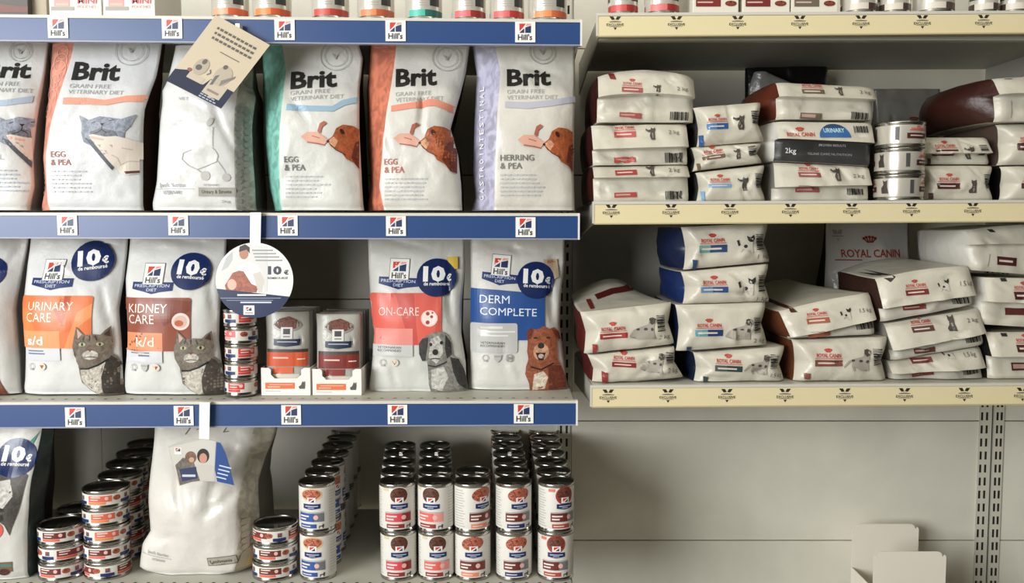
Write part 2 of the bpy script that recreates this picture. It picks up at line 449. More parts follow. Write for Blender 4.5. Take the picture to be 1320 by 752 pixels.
def pack_print(d, band, ang=0, colour='8c2b29', colour2=None, pet=None, code=None, kg=None, band2=None, stripe=None, logo=True, seed=1):
    x0, y0, x1, y1 = band; cx, cy = (x0 + x1) / 2, (y0 + y1) / 2; w = x1 - x0
    d.rot(cx, cy, ang)
    d.part('colour_band').rect(x0, y0, x1, y1, M(colour, .42))
    if colour2: d.rect(x0, y0, x0 + w * .45, y1, M(colour2, .42))
    d.part('lettering'); d.rect(x0 + w * .1, y0 + (y1 - y0) * .38, x1 - w * .2, y0 + (y1 - y0) * .62, M('d9c9bf', .5))
    if logo:
        d.rect(x0 + w * .02, y0 - 2.4, x1 - w * .02, y0 - 1.7, RED)
        crown_logo(d, cx, y0 - 3.4, w * .86)
    d.norot()
    if pet: d.part('animal_picture').rot(pet[1], pet[2], ang); small_pet(d, *pet[:4]); d.norot()
    if code:
        a, b, c, e = code[:4]; d.part('barcode').rot((a + c) / 2, (b + e) / 2, ang); d.bars(a, b, c, e, INK, code[4] == 'h', seed); d.norot()
    if kg: d.part('lettering').rot(kg[0], kg[1], ang); d.text(kg[2], kg[0] - 7, kg[1] - 2.5, kg[0] + 7, kg[1] + 2.5, M('5a5650'), .0); d.norot()
    if band2:
        d.part('colour_band').rot(band2[0], band2[1], ang); d.rect(*band2, M(colour, .42)); d.rect(band2[0] + 2, band2[1] + 2, band2[2] - 8, band2[3] - 2.4, M('b8978c', .5)); d.norot()
    if stripe: d.part('colour_band').rect(*stripe, M(colour, .42))
    d.done()
# ---------------- large structure ----------------
WY = .52
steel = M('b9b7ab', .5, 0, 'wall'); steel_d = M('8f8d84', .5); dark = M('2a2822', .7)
panel_m = M('e3dfd0', .55, 0, 'wall')
b = MB(); b.box(-3.2, 3.0, WY + .02, WY + .1, 0, 3.0, M('6e6c64', .7, 0, 'wall')); wall = tag(b.build('wall_back'), kind='structure')
b = MB(); b.box(-3.2, 3.0, -4.5, WY + .1, -.05, 0, M('a39c8e', .5, 0, 'wall')); tag(b.build('floor'), kind='structure')
b = MB(); b.box(-3.2, 3.0, -4.5, WY + .1, 3.0, 3.05, M('e8e5dc', .8, 0, 'wall')); tag(b.build('ceiling'), kind='structure')
XB = P(737, 560, WY).x; XR = P(1274, 640, WY).x
seams = [P(900, 860, WY).z, P(900, 697, WY).z, P(900, 543, WY).z]
ph = seams[2] - seams[1]
zs = [seams[0] - 2 * ph, seams[0] - ph] + seams + [seams[2] + ph * k for k in range(1, 5)]
for xa, xb in ((-1.75, XB - 1.20), (XB - 1.199, XB - .001), (XB + .0, XR - .015), (XR + .012, XR + 1.0)):
    for za, zb in zip(zs, zs[1:]):
        p = MB(); p.box(xa, xb, WY, WY + .019, za + .0015, zb - .0015, panel_m); p.build('panel', wall)

def upright(x, w, slots, label, y=WY - .004):
    """steel post with real slots punched through its face"""
    o = empty('shelf_upright', (x, y, .1), label, 'upright')
    z0, z1 = .12, 2.2; pitch, hgt = .0338, .0208; sw = .0055
    v = []; f = []
    def q(xa, xb, za, zb):
        n = len(v); v.extend([(xa, y, za), (xb, y, za), (xb, y, zb), (xa, y, zb)]); f.append([n, n + 1, n + 2, n + 3])
    xs = [x - w / 2]
    for s in slots: xs += [x + s - sw / 2, x + s + sw / 2]
    xs.append(x + w / 2)
    for k in range(0, len(xs), 2): q(xs[k], xs[k + 1], z0, z1)
    nn = int((z1 - z0) / pitch)
    for s in slots:
        for k in range(nn): q(x + s - sw / 2, x + s + sw / 2, z0 + k * pitch + hgt, z0 + (k + 1) * pitch)
    solid('slotted_face', v, f, [M('d2cebe', .5)], None, False, o)
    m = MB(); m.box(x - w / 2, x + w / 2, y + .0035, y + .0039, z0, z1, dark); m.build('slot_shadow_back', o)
    m = MB(); m.box(x - w / 2 - .001, x - w / 2, y, y + .004, z0, z1, steel); m.box(x + w / 2, x + w / 2 + .001, y, y + .004, z0, z1, steel); m.build('post_side', o)
px = 1150 / (D + WY)
upright(P(727, 560, WY).x, 15 / px, [-4 / px, 3.4 / px], 'slotted steel upright at the right end of the blue-railed shelves')
upright(P(1266, 640, WY).x, 15 / px, [-5.0 / px, 1.5 / px], 'left one of the two slotted steel uprights on the bare right wall')
upright(P(1283, 640, WY).x, 13 / px, [-2.2 / px, 3.2 / px], 'right one of the two slotted steel uprights on the bare right wall')

b = MB(); xe = min(P(-139, 20, 0).x, P(-139, 757, 0).x); b.box(xe - .02, xe, .0, WY - .002, .1, 2.25, steel); tag(b.build('light_block_panel'), 'grey steel panel added out of view on the far left to block window light', 'panel')  # unseen panel, added to keep window light out of the left bay

# ---------------- shelves ----------------
blue = M('28467a', .34); rimm = M('cfccc0', .4); cream = M('e3d6ac', .4); white_tag = M('efeeea', .4)
SH = {}
def shelf(key, label, L, R, rail_h, tags, blue_rail, depth=.5, thick=.022, back_px=None):
    """L, R = pixel of the top front edge at either end on plane Y=0"""
    A, B = P(*L, 0), P(*R, 0); yb = depth - .004
    def z(x): return A.z + (B.z - A.z) * (x - A.x) / (B.x - A.x) - .001
    SH[key] = z
    o = empty('shelf', ((A.x + B.x) / 2, yb, min(A.z, B.z) - .03), label, 'shelf')
    m = MB(); e = .0015
    m.ramp_box(A.x + .004, B.x - .004, z(A.x) - thick, z(A.x), z(B.x) - thick, z(B.x), .0125, yb, steel); m.build('shelf_board', o)
    m = MB(); m.ramp_box(A.x, B.x, z(A.x) - .0045, z(A.x) + .001, z(B.x) - .0045, z(B.x) + .001, -.001, .012, rimm); m.build('rim', o)
    h0, h1 = rail_h
    m = MB(); c = blue if blue_rail else cream
    m.ramp_box(A.x, B.x, z(A.x) - h0, z(A.x) - .005, z(B.x) - h1, z(B.x) - .005, 0, .008, c); m.build('price_rail', o)
    m = MB(); m.ramp_box(A.x, B.x, z(A.x) - h0 - .002, z(A.x) - h0 + .0005, z(B.x) - h1 - .002, z(B.x) - h1 + .0005, -.002, .01, M('8d90a0' if blue_rail else 'bdb08a', .4)); m.build('rail_edge', o)
    m = MB(); zz = z(A.x if not blue_rail else B.x); xe = B.x if blue_rail else A.x
    m.box(xe, xe + .0035, -.002, .012, zz - h1 - .002, zz + .001, M('e5e3dc', .4)) if blue_rail else m.box(xe - .003, xe, -.001, .012, zz - h0, zz + .001, rimm)
    m.build('end_cap', o)
    # side bracket carrying the board
    for s, xe in ((-1, A.x + .002), (1, B.x - .002)):
        m = MB(); zz = z(xe) - .004
        n = [(xe - .0015, .014, zz), (xe + .0015, .014, zz), (xe + .0015, yb, zz), (xe - .0015, yb, zz)]
        lo = [(xe - .0015, .014, zz - .036), (xe + .0015, .014, zz - .036), (xe + .0015, yb, zz - .075), (xe - .0015, yb, zz - .075)]
        m.hexa(lo + n, M('a9a79c', .5)); m.build('bracket', o)
    return o, z

def hill_tag(o, cx, cy, w=25.5, h=25.5):
    c = P(cx, cy, -.001); k = (D) / F
    m = MB(); m.box(c.x - w * k / 2, c.x + w * k / 2, -.0022, -.0005, c.z - h * k / 2, c.z + h * k / 2, white_tag); t = m.build('brand_tag', o)
    d = Dec(t, lambda a, b_, off: Vector((P(a, b_, -.0022).x, -.0022 - off, P(a, b_, -.0022).z)), None, .0003, .3)
    hill_mark(d.part('logo'), cx, cy - 5, 15, 12); d.text("Hill's", cx - 9.5, cy + 2.5, cx + 9, cy + 10, INK, .025); d.done()

def hill_mark(d, cx, cy, w, h):
    x0, x1, y0, y1 = cx - w / 2, cx + w / 2, cy - h / 2, cy + h / 2
    d.poly([(x0, y0), (x0 + w * .55, y0), (x0 + w * .3, y0 + h * .45), (x0, y0 + h * .8)], M('d0392c', .42))
    d.poly([(x0 + w * .62, y0), (x1, y0), (x1, y0 + h * .12), (x0 + w * .55, y0 + h * .3)], M('e4a092', .42))
    d.poly([(x0, y1), (x0 + w * .1, y0 + h * .85), (x0 + w * .42, y0 + h * .5), (x0 + w * .42, y1)], M('32405f', .42))
    d.poly([(x0 + w * .5, y1), (x0 + w * .5, y0 + h * .42), (x1, y0 + h * .2), (x1, y1)], M('23345e', .42))

def vet_mark(o, cx, cy):
    c = P(cx, cy, 0)
    d = Dec(o, lambda a, b_, off: Vector((P(a, b_, 0).x, -off, P(a, b_, 0).z)), None, .0003, .3); d.part('printed_mark')
    k = M('2b2724', .5); g = M('7d7668', .5)
    d.poly([(cx - 7.5, cy - 9.5), (cx - 2.5, cy - 9.5), (cx - .3, cy - 5.5), (cx - 4.2, cy - 5)], k)
    d.poly([(cx + 7.5, cy - 9.5), (cx + 2.5, cy - 9.5), (cx + .3, cy - 5.5), (cx + 4.2, cy - 5)], k)
    d.poly([(cx - 8, cy - 3), (cx, cy - 4), (cx + 8, cy - 3), (cx + 7, cy - 2), (cx - 7, cy - 2)], g)
    d.text('EXCLUSIVE', cx - 11, cy - .6, cx + 11, cy + 2.6, k, .02)
    d.rect(cx - 8, cy + 3.2, cx + 8, cy + 3.8, g)
    d.poly([(cx - 2.2, cy + 4.6), (cx + 2.2, cy + 4.6), (cx, cy + 8)], k); d.done()

k0 = D / F
s1, z1 = shelf('L1', 'top shelf with the blue rail, cans and small cartons on it', (-135, 17.5), (748, 25.2), (31.5 * k0, 31 * k0), [], True)
s2, z2 = shelf('L2', 'second blue-railed shelf from the top, under the row of tall bags', (-135, 274), (745, 275), (31 * k0, 32 * k0), [], True)
s3, z3 = shelf('L3', 'third blue-railed shelf, carrying the bags with navy round stickers', (-135, 519), (742.5, 516.5), (33 * k0, 31 * k0), [], True)
s4, z4 = shelf('L4', 'lowest shelf on the left, carrying tall cans and the big cream bag', (-135, 757), (740, 757), (31 * k0, 31 * k0), [], True)
for o, ts in ((s1, ((75, 36), (222, 36.5), (367, 38.5), (510, 40), (677, 41.5))), (s2, ((87, 290.5), (230, 290.5), (371, 291), (510.5, 291.5), (677.5, 293))), (s3, ((97, 538), (237, 536), (375.5, 535), (512.5, 534.5), (675, 533.5)))):
    for t in ts: hill_tag(o, *t)
r1, y1_ = shelf('R1', 'top shelf with the cream rail, cans and cartons on it', (771, 16.8), (1452, 13), (28 * k0, 26.5 * k0), [], False)
r2, y2_ = shelf('R2', 'middle cream-railed shelf with stacked packs and three silver cans', (766, 260), (1450, 257.3), (27.5 * k0, 26 * k0), [], False)
r3, y3_ = shelf('R3', 'lowest cream-railed shelf above the bare grey wall', (763, 497), (1446, 493), (27.5 * k0, 27 * k0), [], False)
for o, y, xs_, dy in ((r1, 31.5, (793, 872, 951, 1031, 1110, 1189, 1268, 1348), -.0045), (r2, 274, (788, 865, 941, 1019, 1098, 1175, 1254, 1333), -.005), (r3, 512.5, (784, 861, 937, 1012, 1089, 1166, 1243, 1318), -.0045)):
    for x in xs_: vet_mark(o, x, y - .6 + (x - 780) * dy)
ABOVE.update({z2: z1, z3: z2, z4: z3, y2_: y1_, y3_: y2_})
# strengthening channel under the top cream shelf
m = MB(); m.box(P(772, 40, .03).x, P(1440, 40, .03).x, .03, .05, P(900, 52, .03).z, P(900, 40, .03).z, M('a09e92', .5)); m.build('channel', r1)
# row of punched holes along the front of the two lowest blue shelves
def holes(o, z, y, n0, n1, pitch):
    v = []; f = []
    for k in range(n0, n1):
        x = k * pitch; n = len(v); zz = z(x) + .0004
        v += [Vector((x, y, zz)), Vector((x + .006, y, zz)), Vector((x + .006, y + .005, zz)), Vector((x, y + .005, zz))]; f.append([n, n + 1, n + 2, n + 3])
    tag(solid('punched_hole', v, f, [dark], None, False, o), kind='stuff')
holes(s3, z3, .03, -40, 5, .0262); holes(s4, z4, .02, -40, 5, .0262)
# base shelf of the right bay, below the frame
zb = P(1160, 800, .4).z
m = MB(); m.box(P(768, 600, 0).x, P(1440, 600, 0).x, .0, .5, zb - .03, zb, steel); t = m.build('shelf'); tag(t, 'plain base shelf below the bare wall, under the white display cartons', 'shelf')

# ---------------- cans ----------------
tin_m = M('b8b6b0', .22, 1.0, 'metal'); lid_m = M('6d6b66', .26, 1.0, 'metal'); paper = M('dedbd3', .38)
def lathe(prof, seg=36):
    v = []; f = []
    for r, z in prof:
        for k in range(seg):
            a = 2 * math.pi * k / seg; v.append((r * math.sin(a), -r * math.cos(a), z))
    for i in range(len(prof) - 1):
        for k in range(seg):
            a, b_ = i * seg + k, i * seg + (k + 1) % seg; f.append([a, b_, b_ + seg, a + seg])
    return v, f
def can_proto(r, h, ink, paperm=paper, lidm=lid_m):
    """meshes of one kind of can: [(part, mesh, [(sub-part, mesh)])]"""
    rr = r * .965
    v, f = lathe([(0.0001, .002), (r * .9, .002), (r * .93, 0), (r * .985, .0005), (r, .003), (rr, .006), (rr, h - .006), (r, h - .0035), (r, h - .001), (r * .975, h), (r * .94, h - .001)])
    tin = new_mesh('tin', v, f, [tin_m])
    v, f = lathe([(r * .94, h - .001), (r * .92, h - .0055), (r * .8, h - .005), (r * .78, h - .0058), (.0001, h - .0056)])
    lid = new_mesh('lid', v, f, [lidm])
    v, f = lathe([(rr + .0003, .0075), (rr + .0005, .0085), (rr + .0005, h - .0085), (rr + .0003, h - .0075)])
    lab = new_mesh('paper_label', v, f, [paperm])
    v, f = lathe([(.0001, 0), (.004, 0), (.0045, .001), (.004, .002), (.0001, .002)], 8)
    bm = MB(); bm.box(-.004, .004, -r * .75, -r * .2, h - .0045, h - .0032, tin_m)
    tab = new_mesh('pull_tab', bm.v, bm.f, bm.mats, bm.m, False)
    s = 655.0
    d = Dec(None, lambda a, b_, off: Vector(((rr + .0006 + off) * math.sin(a / s / rr), -(rr + .0006 + off) * math.cos(a / s / rr), b_ / s)), 2.4, .0001, 2.0, True)
    ink(d); prints = []
    for (n, _), q in d.parts.items(): prints.append((n, new_mesh(n, q.v, q.f, q.mats, q.m, False)))
    return [('tin', tin, []), ('lid', lid, []), ('pull_tab', tab, []), ('paper_label', lab, prints)]
def place_can(proto, x, y, z, label, rot=0, group=None, name='food_can'):
    o = empty(name, (x, y, z), label, 'can', group); o.rotation_euler.z = rot
    for n, me, subs in proto:
        p = link(n, me, o)
        for n2, me2 in subs:
            q = link(n2, me2, p)
            if n2 in PRINT: q['kind'] = 'stuff'
    return o

TR, THH = .0372, .0992
def blk(d, part): d.part(part); return d
def tall_ink(food, c1, c2, c3, dx=0):
    def f(d):
        H = 65
        d.part('food_picture')
        if food == 'bowl':
            d.ell(dx, 50, 13, 12, M('e2dcd0', .4)); d.ell(dx, 50.5, 11.5, 10.5, M('5b3426', .5, 0, 'food')); d.rect(dx - 22, 56, dx - 14, 60, M('d9c7a4'))
        elif food == 'redbowl':
            d.ell(dx, 50, 12.5, 12, M('a4342b', .4)); d.ell(dx, 51, 10.5, 9.5, M('6b3a2b', .5, 0, 'food')); d.rect(dx - 22, 55, dx - 13, 59, M('d97b6a'))
        elif food == 'stew':
            d.ell(dx, 51, 15, 9, M('d8c49a', .4), deg=4); d.ell(dx, 51.5, 13, 7, M('b5654a', .5, 0, 'food'), deg=4)
        else:
            d.ell(dx - 1, 51, 15, 9, M('a85a44', .5, 0, 'food'), deg=8)
        d.part('brand_mark'); d.rect(dx - 5, 40, dx + 6, 47.5, white_tag); d.poly([(dx - 3, 42), (dx - 3, 46.5), (dx + 4, 46.5)], M('d0392c')); d.poly([(dx - 1, 41.3), (dx + 4, 41.3), (dx + 4, 45)], NAVY)
        d.part('brand_strip'); d.poly([(dx - 11, 33), (dx, 31.5), (dx + 12, 33), (dx + 12, 39), (dx - 11, 39)], NAVY); d.part('lettering'); d.rect(dx - 8, 35.4, dx + 9, 36.6, M('b9c0d2')); d.rect(dx - 4, 33.3, dx + 4, 34.2, M('b9c0d2'))
        d.part('colour_panel'); x0 = dx - 19; d.rect(x0, 15, x0 + 23, 26.5, M(c1, .4)); d.rect(x0 + 23, 15, x0 + 36, 26.5, M(c2, .4))
        d.part('lettering'); d.rect(x0 + 2, 21.5, x0 + 16, 23.5, M('ead9d3')); d.rect(x0 + 2, 17.5, x0 + 12, 19.5, M('ead9d3')); d.ell(x0 + 25, 21, 3.2, 3.2, M('e9b9b0'), 12); d.rect(x0, 27.3, x0 + 36, 28, GREY)
        d.part('flavour_panel'); d.rect(x0 + 2, 6.5, x0 + 26, 12, M(c3, .4)); d.part('lettering'); d.rect(x0 + 4, 8.6, x0 + 18, 9.8, M('e9d9d3'))
        d.part('small_print'); small_pet_up(d, x0 + 32, 9, 6)
        for k in range(15): d.off = .0004; d.rect(dx - 42, 8 + k * 3.4, dx - 25 - (k * 7 % 5), 9 + k * 3.4, M('b5b2ac'))
        for k in range(12): d.off = .0004; d.rect(dx + 24, 12 + k * 3.8, dx + 40 - (k * 5 % 6), 13 + k * 3.8, M('c3c1bc'))
    return f
def small_pet_up(d, cx, cy, h):
    d.poly([(cx - .5 * h, cy + .1 * h), (cx + .2 * h, cy + .15 * h), (cx + .3 * h, cy + .5 * h), (cx + .6 * h, cy + .35 * h), (cx + .45 * h, cy - .5 * h), (cx + .25 * h, cy - .5 * h), (cx + .2 * h, cy - .1 * h), (cx - .35 * h, cy - .1 * h), (cx - .4 * h, cy - .5 * h), (cx - .55 * h, cy - .5 * h)], M('3a3733'))
protoT = {
    'blue': can_proto(TR, THH, tall_ink('stew', '27539b', '6f747c', '2a4f92', -3)),
    'pink': can_proto(TR, THH, tall_ink('bowl', 'd84c55', '8e2f2c', '8f3430', 4)),
    'coral': can_proto(TR, THH, tall_ink('bowl', 'e4655a', 'e79a90', '8f3430', 1)),
    'orange': can_proto(TR, THH, tall_ink('patty', '6d2f2a', '7d3a34', 'e58a6a', 2)),
    'navy': can_proto(TR, THH, tall_ink('patty', '6d2f2a', '7b7d80', '20346e', 6)),
    'redbowl': can_proto(TR, THH, tall_ink('redbowl', '6d2f2a', '7b7d80', 'b04a40', 3))}
zS4 = z4(0)
def column(key, colour, xf, xfl, xb, nback, words, flip=(0, 0)):
    """front pair (upper px xf, lower px xfl) and nback pairs behind, the last one centred on pixel xb"""
    y0 = .028 + TR
    for k in range(nback + 1):
        y = y0 + k * TR * 2.03
        for lv, xfp in ((1, xf), (0, xfl)):
            t = k / nback if nback else 0
            X0 = P(xfp, 620, y0).x; Xn = P(xb, 580, y0 + nback * TR * 2.03).x if nback else X0
            x = X0 + (Xn - X0) * t
            where = ['front', 'second from the front', 'third from the front', 'fourth from the front', 'fifth from the front', 'sixth from the front', 'seventh from the front'][k]
            lay = 'upper' if lv else 'lower'
            seen = k == 0 or lv
            lab = f'{lay} {where} tall can in the {words} file' if k else f'{lay} front tall can of the {words} file'
            place_can(protoT[colour], x, y, zS4 + lv * (THH + .0004), lab, rot=flip[lv] if k == 0 else .5 + k * .8, group='tall cans on the lowest shelf')
column('c0', 'blue', 408.5, 408.8, 446, 6, 'blue-panelled stew', (0, 0))
column('c1', 'pink', 512, 513, 516, 4, 'pink and maroon', (.0, .05))
column('c2', 'coral', 561.5, 562, 561, 4, 'coral-panelled', (.12, -.25))
column('c3', 'orange', 608.5, 609, 609, 1, 'short brown and orange', (.0, .62))
column('c4', 'navy', 662, 662.5, 651, 6, 'brown and navy', (-.05, .1))
column('c5', 'redbowl', 717, 716.5, 700, 6, 'rightmost, red-bowl', (-.15, .32))

def small_ink(c1, c2, base=0, w=30, rep=3, per=62.5):
    def f(d):
        for k in range(rep):
            o = base + k * per - 22
            d.part('colour_panel'); d.rect(o + 6, 9.4, o + 6 + w, 17.5, M(c1, .4)); d.rect(o + 6, 6, o + 6 + w * .75, 9, M(c2, .4)); d.part('lettering'); d.rect(o + 9, 15, o + 22, 16.4, M('ead9d3')); d.rect(o + 9, 11.8, o + 19, 13, M('ead9d3')); d.ell(o + 8 + w * .72, 14, 2.5, 2.5, M('e9b9b0'), 10)
            d.part('brand_strip'); d.poly([(o - 15, 6), (o - 7, 5), (o + 2, 6), (o + 2, 10), (o - 15, 10)], NAVY); d.part('brand_mark'); d.rect(o - 9, 11, o - 3.5, 16.5, M('55585f')); d.rect(o - 8, 14, o - 5.5, 16, M('d0392c'))
            d.part('food_picture'); d.ell(o - 20, 13.5, 5, 3.5, M('a4513a', .5, 0, 'food'), 14)
    return f
SR, SHH = .0457, .0366
protoS = {'brown': can_proto(SR, SHH, small_ink('6d2f2a', 'e0694f')), 'salmon': can_proto(SR, SHH, small_ink('d9694f', 'e0894f', 18, 30)), 'brown2': can_proto(SR, SHH, small_ink('7a302b', 'd9604a', -30, 34))}
def stack(px, y, n, kinds, words, r=SR, h=SHH, z=None, protos=protoS, group='low round cans in stacks', jit=.002, seed=0, pybase=700, rots=None):
    R_ = random.Random(seed); x = P(px, pybase, y).x
    names = {1: ['the only'], 2: ['bottom', 'top'], 3: ['bottom', 'middle', 'top'], 4: ['bottom', 'second', 'third', 'top'], 5: ['bottom', 'second', 'middle', 'fourth', 'top']}[n]
    for k in range(n):
        kd = kinds[k % len(kinds)]
        place_can(protos[kd], x + R_.uniform(-jit, jit), y, (zS4 if z is None else z) + k * (h + .0003), f'{names[k]} low can of {words}', rot=rots[k] if rots else R_.uniform(-.6, .6), group=group)
stack(80.5, .025 + SR, 3, ['brown', 'brown2', 'brown'], 'the three-high stack by the left frame edge', seed=3, rots=[-.1, -.35, .15])
stack(103, .025 + SR * 3.08, 3, ['brown'], 'the stack right behind the three-high left stack', seed=5)
stack(139, .03 + SR, 5, ['brown2', 'brown', 'salmon', 'salmon', 'salmon'], 'the five-high stack left of the cream bag', seed=7, rots=[.25, .1, -.2, -.3, -.45])
for k, pxx in enumerate((158, 167, 179, 193)):
    stack(pxx, .03 + SR * (3.06 + 2.03 * k), 5, ['brown', 'brown2'], f'the five-high stack {["first", "second", "third", "last"][k]} behind the front one beside the cream bag', seed=11 + k)
stack(355, .03 + SR * .9, 3, ['brown', 'brown', 'brown2'], 'the three-high stack between cream bag and blue cans', r=.0425, seed=21, rots=[.05, .0, .3])

SR3, SH3 = .0325, .0345
protoC = {'red': can_proto(SR3, SH3, small_ink('d0463c', 'd0463c', 10, 22, 2, 67)), 'pink': can_proto(SR3, SH3, small_ink('dd6a6a', 'eaa0a0', -20, 30, 2, 67))}
stack(312, .035 + SR3, 5, ['red', 'red', 'red', 'pink', 'red'], 'the narrow stack behind the round hanging sign', z=z3(0) + .002, protos=protoC, h=SH3, seed=31, pybase=480, rots=[-.3, .4, .4, .2, .5], group='low cans behind the round sign')

# cans and cartons on the top shelves (only their feet are in the picture)
def top_ink(c, c2):
    def f(d):
        for k in range(2):
            o = k * 72
            d.part('colour_band').rect(o - 26, 5, o + 26, 13, M(c, .4)); d.rect(o - 26, 5, o - 4, 13, M(c2, .4))
            d.part('small_print'); d.rect(o + 2, 18, o + 16, 40, M('3c3a37'));
            for q in range(5): d.rect(o - 18, 18 + q * 3, o - 2, 19 + q * 3, M('b9b2a8'))
    return f
silver = M('d9d4c8', .28, .35)
def stubs(zf, specs, y, where, protos_r=.035):
    for i, (pxx, w, c, c2, words) in enumerate(specs):
        r = w / 2 * (D + y) / F
        pr = can_proto(r, .10, top_ink(c, c2), silver)
        x = P(pxx, 15, y).x
        place_can(pr, x, y, zf(x) + .0012, words, rot=.35, group=where)
stubs(z1, [(297, 47, 'd8613c', 'efa98a', 'leftmost can on the top blue-railed shelf, pale orange band'), (351, 49, 'cf5a35', 'e88a4a', 'second can from left on the top blue-railed shelf'), (425.5, 49, 'b8433a', 'd3554c', 'third can from left on the top blue-railed shelf, red band'), (484.5, 48, 'c4603e', 'e08a5a', 'fourth can from left on the top blue-railed shelf, orange band'), (546, 48, '2d6a63', '4fc0aa', 'can with a green band on the top blue-railed shelf'), (604, 44, '9b3430', 'dd7070', 'can right of the green-banded one on the top blue-railed shelf'), (653.5, 44, 'b83a34', 'e06a6a', 'second can from right on the top blue-railed shelf'), (705.5, 50, 'cf6a44', 'e8925a', 'rightmost can on the top blue-railed shelf, orange band')], .05, 'cans on the top blue-railed shelf')
stubs(y1_, [(803, 38, 'a83430', 'cf5a55', 'leftmost can on the top cream-railed shelf, red band'), (853, 44, 'a83430', 'e07a78', 'second can from left on the top cream-railed shelf, red band'), (1107, 45, '4a3a34', 'd9d2c4', 'first can right of the brown-panelled cartons, top cream-railed shelf'), (1152.5, 40, '4a3a34', 'd9d2c4', 'second can right of the brown-panelled cartons, top cream-railed shelf'), (1203, 50, '5a4a40', 'd9d2c4', 'widest can on the top cream-railed shelf'), (1268.5, 36, '4a3a34', 'd9d2c4', 'second can from the right frame edge, top cream-railed shelf'), (1308, 38, '4a3a34', 'd9d2c4', 'can cut off by the right frame edge, top cream-railed shelf')], .045, 'cans on the top cream-railed shelf')

def carton(name, label, x0, x1, ybase, ytop, y, depth, m, zf, ink=None, group=None):
    A, B = P(x0, ybase, y), P(x1, ybase, y); z0 = zf((A.x + B.x) / 2) + .0012; z1_ = P(x0, ytop, y).z
    b_ = MB(); b_.box(A.x, B.x, y, y + depth, z0, z1_, m); o = b_.build(name); tag(o, label, 'carton', group)
    md = o.modifiers.new('bevel', 'BEVEL'); md.width = .0012; md.segments = 2
    lid = MB(); lid.box(A.x + .002, B.x - .002, y + .002, y + depth - .002, z1_, z1_ + .0012, m); lid.build('flap', o)
    if ink:
        d = Dec(o, lambda a, c, off: Vector((P(a, c, y).x, y - off, P(a, c, y).z)), None, .0004); ink(d); d.done()
    return o
wc = M('e9e5da', .5)
def mini(xo):
    def f(d):
        d.part('picture_panel').rect(xo + 7, -12, xo + 27, 8, M('e79a98', .45)); d.rect(xo + 9, 4, xo + 25, 7, M('e3b6a0', .45)); d.rect(xo + 3, 8.5, xo + 33, 13.5, M('a5a197', .5))
        d.part('lettering').text('MINI', xo + 37, -3, xo + 62, 4.5, M('cf5f66'), .02); d.text('POUCHES', xo + 37, 7, xo + 61, 10.5, M('d08a8a'), .0)
    return f
carton('carton', 'left one of the two white cartons with pink picture and lettering', 63.6, 131, 18.5, -45, .02, .14, wc, z1, mini(63), 'white and pink cartons')
carton('carton', 'right one of the two white cartons with pink picture and lettering', 133, 200, 18.5, -45, .02, .14, wc, z1, mini(133), 'white and pink cartons')
carton('carton', 'beige plain carton left of the white and pink cartons', 38.5, 60.5, 18, -40, .03, .15, M('b5a894', .6), z1)
carton('carton', 'dark carton with brown-red foot in the top left corner', -30, 36.5, 17, -40, .015, .16, M('55504a', .5), z1, lambda d: d.part('colour_band').poly([(0, 16), (36, 16), (36, 9), (20, 8), (0, 5)], M('6e2f20')))
def rb(xo, c):
    def f(d):
        d.part('colour_band').rect(xo + 4, -6, xo + 36, 8.6, M(c, .45)); d.part('lettering').rect(xo + 6, 2, xo + 26, 4, M('cbb0a8'))
        d.part('food_picture').ell(xo + 49, 4.5, 7.5, 3.6, M('7d3a2a', .5, 0, 'food'), 14)
    return f
for xo, x1c, c, w in ((893, 952, '7c2c26', 'leftmost'), (957, 1018, '742a25', 'middle'), (1020, 1080, '6f6353', 'rightmost, grey-brown banded,')):
    carton('carton', f'{w} of the three low white cartons on the top cream-railed shelf', xo, x1c, 14.5, -30, .02, .16, M('e2ddcf', .5), y1_, rb(xo, c), 'three banded cartons')
# ---------------- second shelf: tall bags and the hanging card ----------------
TXTC = M('23221f', .45); PALE = M('a7a8a6', .5)
def brit(d, lx, ty, w, h, band, bandc, sub, title, titlec, tx, ty2, para, skew=0):
    d.part('lettering').rot(lx, ty, skew); d.text('Brit', lx, ty, lx + w, ty + h, TXTC, .035)
    d.text('GRAIN FREE', lx, sub, lx + w * .86, sub + 5.5, PALE); d.text('VETERINARY DIET', lx, sub + 8, lx + w * 1.15, sub + 13.5, PALE); d.norot()
    d.part('colour_stripe').poly(band, M(bandc, .42))
    d.part('lettering'); d.text(title[0], tx, ty2, tx + title[1], ty2 + 7.6, M(titlec, .45), .012); d.text(title[2], tx, ty2 + 10.4, tx + title[3], ty2 + 18, M(titlec, .45), .012)
    d.lines(tx, tx + 62, ty2 + 25, 6, 5.2, 1.7, M('b9babc'), int(lx)); 
def seal(d, cx, cy, r):
    d.part('printed_seal'); d.ring(cx, cy, r, .8, PALE); d.ring(cx, cy, r * .72, .6, PALE); d.poly([(cx - 5, cy - 4), (cx, cy + 5), (cx + 6, cy - 7), (cx + 1, cy)], PALE)
